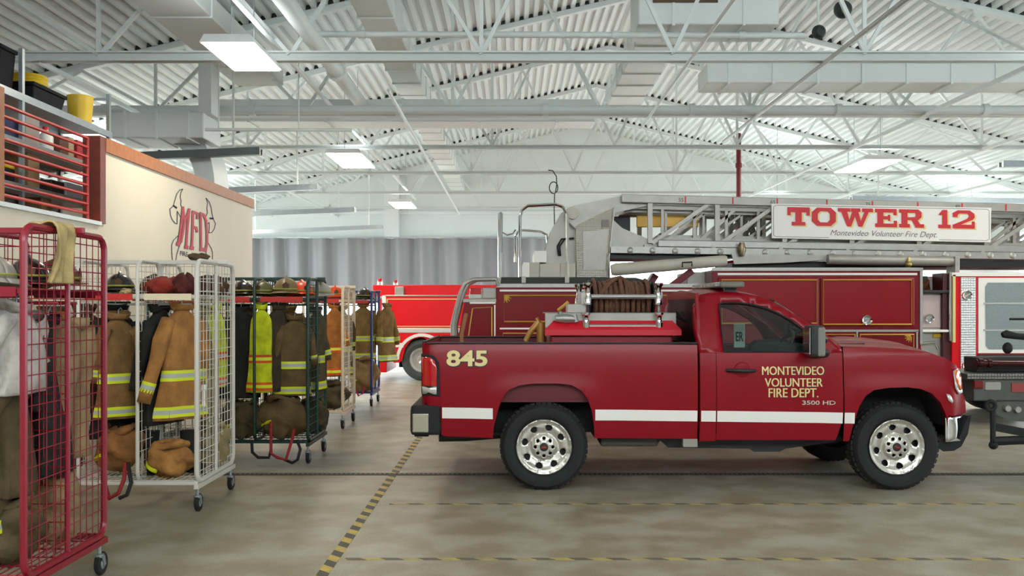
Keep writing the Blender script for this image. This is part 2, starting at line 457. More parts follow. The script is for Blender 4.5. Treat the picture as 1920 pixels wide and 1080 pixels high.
def letters(mb, w, dx, mi):
    acc = []
    for pts in ([(285, 330), (262, 560), (225, 800)], [(285, 330), (305, 520), (262, 760)], [(305, 520), (365, 355)], [(365, 355), (340, 600), (325, 835)],
                [(412, 385), (408, 600), (398, 845)], [(405, 385), (470, 410), (468, 470)], [(408, 575), (455, 590), (462, 635)],
                [(510, 405), (512, 640), (515, 875)], [(505, 405), (550, 425), (578, 500), (590, 640), (590, 780), (572, 870), (510, 868)]):
        stroke(mb, pts, w, out=acc)
    for c in ((225, 790), (327, 830), (397, 840)): stroke(mb, [(c[0] - 14, c[1]), (c[0] + 14, c[1] + 6)], w + 6, out=acc)
    stroke(mb, [(508, 860), (576, 872)], w + 6, out=acc)
    V, T = union2d(acc); mb.add([onwall(*crop(v)) + Vector((dx, 0, 0)) for v in V], T, mi)
m = MB(); letters(m, 17, .002, 0); letters(m, 13.5, .005, 1); m.build('lettering', [M_ink, M_mfd], g)
m = MB()
for body, x0, x1, dy in (('FIRE', 250, 350, 878), ('RESCUE', 400, 520, 900)):
    V, Fc = text2d(body, x0, x1, 0, 60, bold=.02)
    m.add([onwall(*crop((v[0], dy + 60 - v[1] + (v[0] - x0) * .18))) for v in V], Fc)
m.build('small_lettering', M_ink, g)

# floor markings and drain
tp = stripes('hazard_tape', 1, .26, (66, 62, 52), (204, 170, 52)); tq = stripes('hazard_tape_cross', 0, .26, (92, 86, 74), (186, 166, 88))
b = MB(); b.box(-1.27, -1.19, 4.5, 15.5, 0, .003); struct(b.build('floor_marking_line', tp), 'yellow and black striped tape running back along the floor')
b = MB(); b.box(-1.08, 9, 8.44, 8.485, 0, .003); struct(b.build('floor_marking_line', tq), 'striped tape line across the floor in front of the pickup')
b = MB(); b.box(-1.15, 9, 6.59, 6.64, 0, .003); struct(b.build('floor_marking_line', tq), 'striped tape line across the floor nearest the camera')
b = MB(); b.box(-4.4, 12, 9.9, 10.02, 0, .004, 0)
for k in range(330): b.box(-4.38 + k * .05, -4.355 + k * .05, 9.915, 10.005, .004, .008, 1)
struct(b.build('floor_drain_strip', [mat('drain_dark', (52, 48, 42), .7), mat('drain_bar', (96, 90, 78), .6)]), 'trench drain grating across the floor')

# roof trusses
TY = [F * (5.0 - EYE) / d for d in (468, 363, 299, 251, 214, 186)]
M_truss = mat('truss_white', (222, 228, 226), .5); M_gap = mat('rib_shade', (58, 66, 64), .9)
names = ['nearest white roof truss with the heavy bottom chord', 'second white roof truss from the camera', 'third white roof truss from the camera', 'fourth white roof truss from the camera', 'fifth white roof truss from the camera', 'farthest white roof truss before the gable wall']
for ti, Y in enumerate([9.0] + TY):
    t = bpy.data.objects.new('roof_truss', None); COL.objects.link(t); t.location = (RX, Y, 5.0); t['kind'] = 'structure'; t['group'] = 'roof trusses'
    if ti: t['label'] = names[ti - 1]
    w, h = (.16, .125) if ti < 3 else (.11, .085)
    b = MB(); b.box(XL, XR, Y - w / 2, Y + w / 2, 5 - h / 2, 5 - h / 2 + .02); b.box(XL, XR, Y - w / 2, Y + w / 2, 5 + h / 2 - .02, 5 + h / 2); b.box(XL, XR, Y - .015, Y + .015, 5 - h / 2, 5 + h / 2)
    b.build('bottom_chord', M_truss, t)
    b = MB(); b.beam((XL, Y, roof(XL) - .06), (RX, Y, RZ - .06), .14, .1); b.beam((RX, Y, RZ - .06), (XR, Y, roof(XR) - .06), .14, .1); b.build('top_chord', M_truss, t)
    b = MB(); x = XL + per * 2
    while x < XR - .3:
        b.add([(x - .01, Y - .08, roof(x) - .005), (x + .08, Y - .08, roof(x + .08) - .005), (x + .068, Y - .08, roof(x + .07) + .066), (x + .002, Y - .08, roof(x) + .066)], [(0, 1, 2, 3)]); x += per
    o = b.build('rib_gap_shade', M_gap, t, solid=.02); o['kind'] = 'stuff'  # dark quads painted as the shade inside the deck flutes
    b = MB(); k = 0; x = -11.0 + (ti % 2) * .6
    while x < XR - 1.5:
        x2 = x + 1.25
        yo = .04
        b.beam((x, Y + yo, 5.03), (x2, Y + yo, roof(x2) - .1), .05, .05); b.beam((x + 2.5, Y - yo, 5.03), (x2, Y - yo, roof(x2) - .1), .05, .05)
        if k % 2 == 0: b.beam((x, Y, 5.03), (x, Y, roof(x) - .1), .04, .05)
        x += 2.5; k += 1
    b.build('web', M_truss, t)

# bracing bars, pipes and conduits
def along(px, py, z, Y0, Y1):
    k = (px - CX) / (HY - py); x = k * (z - EYE); return [(x, Y0, z), (x, Y1, z)]
def pipe(name, label, cat, pts, r, m=M_truss, n=10, couplings=0):
    t = thing(name, label, cat, pts[0])
    MB().tube(pts, r, n).build('pipe', m, t)
    if couplings:
        a, c = Vector(pts[0]), Vector(pts[-1]); d = (c - a)
        for k in range(couplings):
            p = a + d * ((k + .5) / couplings); e = d.normalized() * .05
            MB().tube([p - e, p + e], r * 1.35, n).build('coupling', m, t)
    return t
pipe('vent_pipe', 'thick white pipe running back under the roof beside the ceiling lamp', 'pipe', along(690, 212, 5.35, 6, 17.6), .115, n=16, couplings=2)
pipe('conduit', 'thin white conduit crossing above the big ceiling lamp', 'pipe', along(640, 220, 5.2, 7, 31), .035)
pipe('conduit', 'grey rod running back across the roof above the tower sign', 'pipe', along(1383, 245, 4.92, 7, 18.5), .03, mat('rod_grey', (176, 178, 174), .4))
pipe('conduit', 'thin white rod hanging under the middle of the roof', 'pipe', along(1215, 222, 4.9, 7, 17), .022)
pipe('conduit', 'thin white pipe running back near the curtain lamps', 'pipe', along(820, 330, 4.9, 14, 33), .025)
pipe('sprinkler_main', 'white sprinkler main with couplings along the second truss', 'pipe', [(-8, TY[1] - .16, 5.02), (14, TY[1] - .16, 5.02)], .075, couplings=9, n=14)
pipe('sprinkler_branch', 'slim white pipe crossing the hall above the nearest heavy truss', 'pipe', [W(560, 64, 13.6), W(1510, 67, 13.6)], .045, couplings=4)
pipe('sprinkler_branch', 'short grey pipe hanging in front of the white duct bend', 'pipe', [W(385, 243, 14.5), W(660, 244, 14.5)], .025)
for px in (410, 560): b = MB(); p = W(px, 243, 14.5); b.tube([p, (p.x, p.y, roof(p.x) - .01)], .01, 6); b.build('hanger_rod', M_truss, [o for o in bpy.data.objects if o.name.startswith('sprinkler_branch')][-1])
for i, xx in enumerate((-8.5, -6.2, 6.9, 9.6, 12.5)):
    b = MB(); zz = 4.95
    b.beam((xx, TY[0], zz), (xx, YB, zz), .05, .06)
    for Y0, Y1 in zip(TY, TY[1:]): b.beam((xx, Y0, 5), (xx, Y1, roof(xx) - .1), .04, .04)
    o = b.build('roof_bracing', M_truss); struct(o); o['group'] = 'lengthwise roof bracing'

# ducts
def duct(name, label, x0, x1, y0, y1, z0, z1, seams='x', n=6):
    t = thing(name, label, 'duct', ((x0 + x1) / 2, (y0 + y1) / 2, z0))
    MB().box(x0, x1, y0, y1, z0, z1).build('duct_body', mat('duct_white', (224, 228, 226), .5, var=.05, scale=1), t, bevel=.02)
    e = .018
    for k in range(n):
        u = (k + .5) / n
        if seams == 'x':
            x = x0 + (x1 - x0) * u; b = MB(); b.box(x - .02, x + .02, y0 - e, y1 + e, z0 - e, z1 + e)
        else:
            y = y0 + (y1 - y0) * u; b = MB(); b.box(x0 - e, x1 + e, y - .02, y + .02, z0 - e, z1 + e)
        b.build('seam', M_truss, t)
    return t
d1 = duct('cross_duct', 'long white rectangular duct crossing the hall behind the second truss', XX(400, 17.4), XX(1115, 17.4), 17.2, 17.9, 5.06, 5.46, n=5)
duct('return_duct', 'grey white duct above the partition wall with a rounded bend', XX(210, 15.0), XX(385, 15.0), 14.9, 15.8, 4.36, 4.76, n=3)
t = bpy.data.objects['return_duct']
def el(u, v):
    a = math.radians(90 * v); r = .9; c = (XX(300, 15.2), 4.05)
    k = [(-.01, -.35), (-.01, .35)]
    th = 2 * math.pi * u; w = .22
    rr = r + w * max(-1, min(1, 1.4 * math.cos(th))); yy = 15.3 + .4 * max(-1, min(1, 1.4 * math.sin(th)))
    return (c[0] + rr * math.cos(a) * .7, yy + .55, c[1] - .35 + rr * math.sin(a))
MB().grid(el, 32, 12).build('elbow', MATS['duct_white'], t)
b = MB(); b.box(XX(372, 15.0), XX(396, 15.0), 15.0, 15.4, 4.76, 6.0); b.build('riser', MATS['duct_white'], t)
duct('wall_duct', 'big white duct crossing behind the nearest truss above the tower truck', XX(1325, 14.5), 9.0, 14.5, 15.2, 5.12, 5.42, n=9)
duct('lengthwise_duct', 'flat white duct running back above the partition wall and lamp', -4.75, -3.95, 6, 16.6, 5.55, 5.85, 'y', 4)
duct('lengthwise_duct', 'white duct with slotted seams running back to the gable wall', -2.16, -1.66, 8, 33.9, 5.8, 6.15, 'y', 26)
duct('lengthwise_duct', 'short white duct running back under the middle of the roof', 1.9, 2.55, 14.35, 19.6, 5.75, 6.15, 'y', 6)
t = duct('air_handler', 'boxy white air unit with brown opening high under the roof', 1.75, 3.7, 13.3, 14.2, 5.65, 6.3, n=2)
b = MB(); b.box(1.95, 2.85, 13.28, 13.3, 5.95, 6.2); b.build('opening', mat('brown_recess', (92, 72, 48), .7), t)

# ceiling lamps
def lamp(x, y0, y1, w, z, label):
    up = UP_FILL * (.35 if -4 < x < -3 else 1)
    t = thing('ceiling_lamp', label, 'lamp', (x, (y0 + y1) / 2, z), 'rectangular ceiling lamps')
    b = MB(); b.box(x - w / 2, x + w / 2, y0, y1, z - .012, z); b.build('diffuser', M_lamp, t)
    b = MB(); b.prism([(x - w / 2 - .03, z + .001), (x + w / 2 + .03, z + .001), (x + w / 2 - .02, z + .09), (x - w / 2 + .02, z + .09)], y0 - .03, y1 + .03); b.build('housing', M_white, t)
    ul = bpy.data.lights.new('ceiling_fill', 'AREA'); ul.shape = 'RECTANGLE'; ul.size = w * .8; ul.size_y = (y1 - y0) * .8; ul.energy = up; ul.color = UP_FILL_TINT  # added fill aimed up at the deck; the fixtures only shine down
    uo = bpy.data.objects.new('ceiling_fill', ul); COL.objects.link(uo); uo.parent = t; uo.location = (0, 0, .11); uo.rotation_euler = (math.pi, 0, 0)
    for yy in (y0 + .15, y1 - .15):
        MB().tube([(x, yy, z + .09), (x, yy, roof(x) - .01)], .006, 6).build('hanger_rod', M_galv, t)
lamp(-3.2, 10.8, 12.05, .56, 4.71, 'bright rectangular ceiling lamp nearest the camera above the partition wall')
lamp(-3.27, 18.6, 20.5, .66, 4.71, 'glowing ceiling lamp halfway back beside the slotted duct')
lamp(-3.2, 27.3, 29.0, .6, 4.71, 'small far ceiling lamp above the grey curtain')
lamp(7.5, 19.4, 21.2, .75, 4.71, 'bright ceiling lamp above the tower truck sign')
lamp(-3.2, 2.6, 3.9, .56, 4.71, 'ceiling lamp over the camera'); lamp(4.5, 2.6, 3.9, .56, 4.71, 'ceiling lamp over the pickup bay')
lamp(7.5, 10.8, 12.0, .56, 4.71, 'ceiling lamp beside the tower truck bay')
for x, y, lab in ((-8.5, 19, 'added fill lamp behind the partition wall'), (-8.5, 27, 'far added fill lamp behind the partition wall'), (7.5, 27, 'added fill lamp hidden behind the ladder sign'), (13, 19, 'added fill lamp far to the side of the hall'), (13, 27, 'added fill lamp at the back corner of the hall')): lamp(x, y, y + 1.8, .65, 4.71, lab)  # unseen lamps added to even out the light on roof and gable

# overhead door tracks
def track(a, c, label, drops):
    t = thing('door_track', label, 'door track', a)
    d = Vector(c) - Vector(a)
    b = MB(); b.beam(a, c, .07, .12); b.beam(Vector(a) + Vector((0, .16, 0)), Vector(c) + Vector((0, .16, 0)), .05, .09); b.build('rail', mat('track_dark', (92, 98, 96), .4, metal=.5) if 'nearest' in label else M_galv, t)
    for u in drops:
        p = Vector(a) + d * u; b = MB(); b.beam(p, (p.x, p.y, roof(p.x) - .01), .03, .03); b.build('hanger', M_truss, t)
    return t
for y, lab in ((292, 'dark overhead door track nearest the oak wall cap'), (225, 'second overhead door track behind the oak wall cap'), (182, 'third overhead door track above the curtain'), (150, 'farthest overhead door track just above the curtain')):
    Y = 2.46 * F / y
    track((-10, Y, 3.95), (-3.98, Y, 4.2), lab, (.35, .93))
track((9.2, 18.0, 4.42), (15, 18.0, 4.35), 'overhead door track at the right side above the ladder', (.1, .8))
track((8.5, 24.0, 4.45), (15, 24.0, 4.35), 'smaller overhead door track behind the tower sign', (.1, .8))

# round black speakers by the air unit
for px, py, Y, r, lab in ((1580, 18, 14.0, .13, 'upper round black loudspeaker hanging under the roof'), (1535, 60, 14.0, .1, 'lower round black loudspeaker beside the white air unit')):
    c = W(px, py, Y); t = thing('loudspeaker', lab, 'loudspeaker', c, 'round black loudspeakers')
    b = MB(); b.lathe([(.001, -r), (r * .6, -r * .9), (r, -r * .2), (r, r * .25), (r * .7, r * .8), (.001, r)], c, (.2, -1, -.1), 20); b.build('housing', mat('speaker_black', (40, 48, 46), .6), t)
    b = MB(); b.beam(c + Vector((0, .02, r * .9)), (c.x, c.y + .02, roof(c.x) - .02), .03, .03); b.build('bracket', M_truss, t)

# red sprinkler riser
pipe('sprinkler_riser', 'tall dark red pipe rising behind the ladder truck', 'pipe', [(XX(1385, 20), 20.0, 0), (XX(1385, 20), 20.0, 5.35)], .05, mat('riser_red', (128, 26, 34), .4), couplings=4)

# galvanised shelving on the mezzanine
SX = -4.98; t = thing('storage_shelf', 'galvanised storage shelf standing on the mezzanine behind the red gate', 'shelf', (SX - .3, 10, OZ - .02))
for yy in (8.25, 9.75, 11.85):
    for xx in (SX, SX - .6):
        b = MB(); b.box(xx - .02, xx + .02, yy - .025, yy + .025, OZ - .02, 4.36); b.build('upright', M_galv, t)
for z in (2.98, 3.43, 3.9):
    b = MB(); b.box(SX - .62, SX + .02, 8.2, 11.9, z - .02, z); b.box(SX - .01, SX + .025, 8.2, 11.9, z - .075, z); b.box(SX - .625, SX - .6, 8.2, 11.9, z - .075, z); b.build('shelf_board', M_galv, t)
b = MB(); b.beam((SX, 9.75, 4.33), (SX - .6, 9.75, 4.33), .03, .03); b.beam((SX, 11.85, 4.3), (SX - .6, 11.85, 4.3), .03, .03); b.build('brace', M_galv, t)

def tote(x0, x1, y0, y1, z0, z1, m, label, lidm=None):
    t = thing('storage_tote', label, 'box', ((x0 + x1) / 2, (y0 + y1) / 2, z0))
    dx, dy = (x1 - x0) * .06, (y1 - y0) * .06
    b = MB(); v = [(x0 + dx, y0 + dy, z0), (x1 - dx, y0 + dy, z0), (x1 - dx, y1 - dy, z0), (x0 + dx, y1 - dy, z0), (x0, y0, z1 - .04), (x1, y0, z1 - .04), (x1, y1, z1 - .04), (x0, y1, z1 - .04)]
    b.add(v, [(3, 2, 1, 0), (4, 5, 6, 7), (0, 1, 5, 4), (1, 2, 6, 5), (2, 3, 7, 6), (3, 0, 4, 7)]); b.build('bin', m, t, bevel=.015)
    b = MB(); b.box(x0 - .015, x1 + .015, y0 - .015, y1 + .015, z1 - .04, z1); b.build('lid', lidm or m, t, bevel=.01)
M_tote = mat('black_plastic', (24, 24, 28), .8, spec=.2); M_carton = mat('cardboard', (150, 120, 84), .8, var=.12, scale=6)
def sx(f): return SX - f
def yp(px): return SX * F / (px - CX)
tote(SX - .5, SX - .03, yp(6), 9.7, 3.905, 4.32, M_tote, 'big black storage tote on the top shelf of the mezzanine', M_tote)
tote(SX - .5, SX - .03, 8.3, yp(3), 3.905, 4.4, mat('brown_black', (52, 44, 36), .6), 'dark tote with yellow lid at the frame edge on the top shelf', M_yellow)
tote(SX - .45, SX - .03, yp(68), yp(128), 3.905, 4.1, M_tote, 'low black tote carrying a yellow coil on the top shelf')
c = (SX - .22, yp(92), 4.105); b = MB()
for k in range(3): b.tube([(c[0] + .17 * math.cos(a * .314), c[1] + .17 * math.sin(a * .314), c[2] + .025 + k * .035) for a in range(20)], .024, 8, closed=True)
tag(b.build('hose_coil', M_yellow, origin=c), 'yellow coil lying on the low black tote', 'hose')
def bucket(c, r0, r1, h, m, label):
    t = thing('bucket', label, 'bucket', c)
    b = MB(); b.lathe([(.001, 0), (r0, 0), (r1, h), (r1 * .93, h), (r0 * .9, .02), (.001, .02)], c, (0, 0, 1), 24); b.build('body', m, t)
    b = MB(); b.tube([(c[0], c[1] + r1 * math.cos(math.radians(a)), c[2] + h * .95 - .25 * r1 - .9 * r1 * math.sin(math.radians(a)) * .8) for a in range(0, 181, 15)], .005, 6); b.build('handle', M_galv, t)
bucket((SX - .15, yp(174), 3.905), .125, .15, .33, M_yellow, 'yellow bucket at the end of the top mezzanine shelf')
def shelfbox(p0, p1, z, h, m, label, dx=.3, name='carton', cat='box', off=.04):
    y0, y1 = sorted((yp(p0), yp(p1))); b = MB(); b.box(SX - off - dx, SX - off, y0, y1, z + .004, z + h)
    return tag(b.build(name, m, bevel=.012, origin=(SX - .2, (y0 + y1) / 2, z)), label, cat)
shelfbox(55, 82, 3.43, .3, mat('grey_carton', (150, 140, 132), .7), 'grey carton on the middle mezzanine shelf')
shelfbox(60, 82, 2.98, .36, M_carton, 'upright tan carton on the low mezzanine shelf behind the gate')
shelfbox(86, 104, 2.66, .25, M_carton, 'tan carton on the mezzanine floor under the shelf')
shelfbox(8, 46, 3.43, .2, mat('navy_bag', (38, 46, 86), .8), 'navy blue bundle on the middle mezzanine shelf')
shelfbox(4, 36, 2.98, .14, M_tote, 'black case with yellow strip on the low mezzanine shelf')
shelfbox(4, 36, 3.12, .04, M_yellow, 'yellow strap lying on the black case behind the gate')
shelfbox(120, 134, 3.43, .2, mat('brown_box', (96, 60, 44), .7), 'small brown box on the middle mezzanine shelf')
shelfbox(136, 146, 3.43, .24, mat('tan_box', (160, 140, 110), .7), 'slim tan box on the middle mezzanine shelf')
shelfbox(152, 168, 3.43, .24, mat('red_pouch', (168, 30, 40), .6), 'red pouch at the end of the middle mezzanine shelf')
shelfbox(104, 128, 2.98, .15, mat('dark_case', (52, 40, 34), .6), 'dark brown case on the low mezzanine shelf')
shelfbox(132, 162, 2.98, .17, mat('white_case', (196, 200, 210), .5), 'white carton at the end of the low mezzanine shelf')
shelfbox(10, 50, 2.66, .22, mat('dark_crate', (44, 36, 28), .7), 'dark crate on the mezzanine floor behind the gate')
t = thing('jug', 'white plastic jug on the middle mezzanine shelf', 'jug', (SX - .12, yp(106), 3.434))
c = (SX - .12, yp(106), 3.434); b = MB(); b.lathe([(.001, 0), (.075, 0), (.08, .03), (.08, .16), (.03, .22), (.03, .25), (.001, .25)], c, (0, 0, 1), 18); b.build('body', M_sign, t)
b = MB(); b.lathe([(.034, .235), (.034, .27), (.001, .27)], c, (0, 0, 1), 14); b.build('cap', M_signred, t)
# ---------------------------------------------------------------- the pickup
PY = 9.06; PC = PY + 1.0                          # near body side, centre line
S = PY / F
def px_(x): return (x - CX) * S
def pz_(y): return EYE - (y - HY) * S
WR = (px_(1020), pz_(838.5)); WF = (px_(1682), pz_(838.5)); TR = 0.41
def side_off(x, z):
    """How far the near body side lies inside the widest line."""
    o = .035 * ((z - .95) / .45) ** 2
    if x > px_(1312) and z > 1.30: o += .20 * (z - 1.30)
    if z > 1.30 and x <= px_(1312): o += .25 * (z - 1.30) ** 2
    for wx, wz in (WR, WF):
        d = (abs(x - wx) ** 4 + max(0, z - wz) ** 4) ** .25
        k = max(0, min(1, (.72 - d) / .22)); o -= .018 * k * k * (3 - 2 * k)
    if x > px_(1772): o += ((x - px_(1772)) / .28) ** 2 * .17
    if x < px_(815): o += ((px_(815) - x) / .125) ** 2 * .05
    return o
def sp(px, py, out=0.0, far=False):
    x, z = px_(px), pz_(py); y = PY + side_off(x, z) - out
    return Vector((x, 2 * PC - y if far else y, z))
pk = thing('pickup_truck', 'red regular cab pickup truck with white stripe and gold MONTEVIDEO lettering', 'pickup truck', (px_(1300), PC, 0))

ARCH_R = [(924, 822), (926, 800), (936, 762), (944, 742), (955, 730), (975, 722), (1000, 719), (1050, 719), (1072, 722), (1090, 732), (1102, 748), (1110, 772), (1114, 800), (1115, 822)]
ARCH_F = [(1594, 826), (1599, 800), (1610, 762), (1622, 742), (1638, 731), (1665, 727), (1700, 726), (1725, 729), (1745, 737), (1762, 754), (1772, 775), (1776, 790), (1777, 800)]
def side_panel(name, top, bottom, cols, rows, mats=M_truck, parent=pk):
    """Column by column from the bottom outline up to the top outline, on both sides of the truck."""
    for far in (False, True):
        b = MB(); vs = []; fs = []; n = rows + 1
        for x in cols:
            t, bt = lerp_poly(top, x), lerp_poly(bottom, x)
            for j in range(n): vs.append(sp(x, bt + (t - bt) * j / rows, 0, far))
        for i in range(len(cols) - 1):
            for j in range(rows):
                q = (i * n + j, (i + 1) * n + j, (i + 1) * n + j + 1, i * n + j + 1); fs.append(q if not far else q[::-1])
        b.add(vs, fs, 0, True)
        # inward lips along the bottom outline
        lip = []; m = 1 if not far else -1
        for i in range(len(cols)): v = vs[i * n]; lip += [v, v + Vector((0, .07 * m, 0))]
        b.add(lip, [(2 * i, 2 * i + 1, 2 * i + 3, 2 * i + 2) for i in range(len(cols) - 1)], 0)
        b.build(name, mats, parent, angle=.6)
def cols(a, c, step, extra): return sorted(set([a + (c - a) * i / max(1, round((c - a) / step)) for i in range(round((c - a) / step) + 1)] + [e for e in extra if a < e < c]))
bed_top = [(790, 700), (791, 668), (793, 652), (797, 643), (803, 641), (1309, 647)]
bed_bot = [(790, 742), (800, 760), (826, 762), (827, 816), (835, 819), (923, 822)] + ARCH_R + [(1116, 822), (1309, 824)]
side_panel('bed_side', bed_top, bed_bot, cols(790, 1308.5, 14, [791, 793, 797, 803, 826, 827, 835, 923] + [p[0] for p in ARCH_R] + [p[0] + .5 for p in ARCH_R] + [1116]), 16)
fen_top = [(1582, 651), (1640, 651), (1690, 654), (1740, 660), (1775, 672), (1797, 685), (1805, 704), (1811, 736), (1822, 750), (1826, 764), (1827, 772)]
fen_bot = [(1582, 828), (1593, 828)] + ARCH_F + [(1777.5, 779), (1790, 780), (1827, 778)]
side_panel('front_fender', fen_top, fen_bot, cols(1582.5, 1827, 9, [p[0] for p in ARCH_F] + [p[0] + .5 for p in ARCH_F] + [1777.5, 1797, 1805, 1811, 1822, 1826]), 16)
side_panel('cab_side', [(1313, 662), (1342, 662)], [(1313, 828), (1342, 828)], cols(1313, 1343, 8, []), 14)
side_panel('door_lower', [(1344, 662), (1580.5, 662)], [(1344, 826), (1568, 826), (1572, 815), (1579, 790), (1580.5, 780)], cols(1344, 1580.5, 14, [1568, 1572, 1579]), 14)
# cab upper half with window openings
outer = [(1312, 662), (1311, 620), (1311, 590), (1312, 572), (1315, 560), (1322, 552), (1340, 548), (1375, 547), (1407, 549), (1435, 555), (1463, 566), (1500, 590), (1535, 613), (1560, 634), (1580, 651), (1580.5, 662)]
win = [(1358, 660), (1357, 620), (1357, 580), (1358, 570), (1364, 567), (1395, 567), (1422, 571), (1445, 577), (1467, 587), (1490, 600), (1510, 616), (1524, 632), (1538, 652), (1541, 660)]
V2, T2 = cdt(outer, [win], 14)
for far in (False, True):
    b = MB(); b.add([sp(*v, 0, far) for v in V2], T2, 0, True); b.build('cab_upper', M_truck, pk, solid=.05, soff=-1 if far else 1)
    Vg, Tg = cdt(win, (), 40); b = MB(); b.add([sp(*v, -.012, far) for v in Vg], Tg, 0, True); b.build('side_window', M_glass, pk)
    b = MB(); b.tube([sp(*v, .001, far) for v in win], .008, 6, closed=True); b.build('window_seal', M_black, pk)
# roof, windshield, back wall of the cab
def loft(line, crown, name, m, u0=0, u1=1, nv=14, solid=0.0):
    def fn(u, v):
        k = u * (len(line) - 1); i = min(int(k), len(line) - 2); f = k - i
        p = (line[i][0] + (line[i + 1][0] - line[i][0]) * f, line[i][1] + (line[i + 1][1] - line[i][1]) * f)
        a, c = sp(*p), sp(*p, 0, True); w = a.lerp(c, v); s = 4 * v * (1 - v)
        return w + Vector((crown[0] * s, 0, crown[1] * s))
    b = MB(); b.grid(fn, (len(line) - 1) * 3, nv); return b.build(name, m, pk, solid=solid)
loft(outer[4:11], (0, .045), 'roof', M_truck)
loft(outer[10:15], (.14, .03), 'windshield', M_glass)
yb0, yb1 = PY + .06, 2 * PC - PY - .06; xb = px_(1313)
V3, T3 = cdt([(yb0, pz_(662)), (yb1, pz_(662)), (yb1 - .03, pz_(600)), (yb1 - .11, pz_(549)), (PC, pz_(541)), (yb0 + .11, pz_(549)), (yb0 + .03, pz_(600))],
             [[(yb0 + .07, pz_(648)), (yb1 - .1, pz_(648)), (yb1 - .17, pz_(560)), (yb0 + .14, pz_(560))]], .15)
b = MB(); b.add([(xb, v[0], v[1]) for v in V3], T3); b.build('cab_back', M_truck, pk, solid=.03)
b = MB(); b.add([(xb - .012, yb0 + .07, pz_(648)), (xb - .012, yb1 - .1, pz_(648)), (xb - .012, yb1 - .17, pz_(560)), (xb - .012, yb0 + .14, pz_(560))], [(0, 1, 2, 3)]); b.build('rear_window', mat('dark_glass', (10, 12, 14), .35, spec=.15), pk)
b = MB(); b.box(px_(1313), px_(1316), yb0, yb1, pz_(830), pz_(660)); b.build('cab_lower_back', M_truck, pk)
# hood with raised middle, grille and bumper
hood = [(1580, 650), (1640, 651), (1690, 654), (1740, 660), (1775, 672), (1797, 685)]
loft(hood, (.03, .05), 'hood', M_truck, nv=18)
b = MB()
def dome(u, v):
    p = hood[0][0] + 40 + u * 165; z = pz_(lerp_poly(hood, p)); s = max(0, math.sin(math.pi * v)) ** .6 * min(1, 5 * u, 4 * (1 - u))
    return (px_(p), PC - .5 + v, z + .03 + .045 * s)
b.grid(dome, 16, 12); b.build('hood_scoop', M_truck, pk)
b = MB(); b.box(px_(1790), px_(1811), PC - .62, PC + .62, pz_(752), pz_(690)); b.build('grille', M_dark, pk)
b = MB(); b.tube([(px_(1812), PC - .6, pz_(748)), (px_(1812), PC - .6, pz_(694)), (px_(1812), PC + .6, pz_(694)), (px_(1812), PC + .6, pz_(748))], .03, 8, closed=True); b.build('grille_frame', M_chrome, pk)
b = MB(); b.box(px_(1585), px_(1640), PC - .75, PC + .75, pz_(655), pz_(646)); b.build('cowl', M_black, pk)
for dy in (-.35, .25): 
    b = MB(); b.tube([(px_(1592), PC + dy - .2, pz_(644)), (px_(1575), PC + dy + .35, pz_(634))], .008, 6); b.build('wiper', M_black, pk)
def bumper(u, v):
    y = PY + .03 + u * (2 * PC - 2 * PY - .06); e = abs(2 * u - 1); f = 1 - max(0, (e - .78) / .22) ** 2 * .9
    zz = pz_(829 - v * 49); fw = math.sin(math.pi * (.15 + .75 * v)) * .04
    return (px_(1776) + (.225 + fw) * f, y, zz)
b = MB(); b.grid(bumper, 40, 6)
for far in (0, 1):
    def wrap(u, v, far=far):
        y = PY + .03 if not far else 2 * PC - PY - .03; q = bumper(far, v)
        return (px_(1774 + (1 - u) * 2) + (q[0] - px_(1776)) * (1 - u), y - (0.012 if not far else -.012) * math.sin(math.pi * u), q[2])
    b.grid(wrap, 4, 6)
b.build('front_bumper', M_chrome, pk, solid=.02)
V4, T4 = cdt([(1775, 779), (1822, 779), (1818, 808), (1806, 829), (1776, 829)])
b = MB(); b.add([Vector((px_(v[0]), PY + .02 + max(0, (v[0] - 1790) / 32) ** 2 * .2, pz_(v[1]))) for v in V4], T4); b.build('bumper_end', M_chrome, pk, solid=.015)
b = MB(); b.prism([(px_(x), pz_(y)) for x, y in ((1768, 826), (1806, 827), (1812, 812), (1823, 782), (1826, 782), (1820, 815), (1808, 838), (1795, 846), (1775, 847), (1768, 842))], PY + .07, 2 * PC - PY - .07); b.build('lower_valance', M_black, pk, bevel=.015)
# lights
def patch(name, poly, m, out=.012, step=None, parent=pk, solid=.012):
    V, T = cdt(poly, (), step); b = MB(); b.add([sp(v[0], v[1], out) for v in V], T, 0, True); return b.build(name, m, parent, solid=solid)
hl = patch('headlight', [(1788, 696), (1799, 691), (1806, 706), (1811, 737), (1800, 740), (1792, 728)], M_clear, .014, 6)
patch('marker_lens', [(1789, 697), (1798, 692), (1804, 706), (1808, 730), (1801, 732), (1794, 716)], M_amber, .024, 6, hl)
patch('lower_lamp', [(1772, 738), (1779, 740), (1786, 752), (1783, 756), (1776, 750)], M_clear, .012)
patch('tail_light_rim', [(789, 664), (800, 664), (815, 668), (823, 680), (825, 743), (792, 743), (790, 738)], M_black, .006, 10)
tl = patch('tail_light', [(790, 670), (806, 670), (815, 676), (819, 690), (819, 724), (791, 724)], M_redlens, .014, 8)
patch('reverse_lens', [(791, 725), (819, 725), (819, 739), (792, 739)], M_clear, .014, 10, tl)
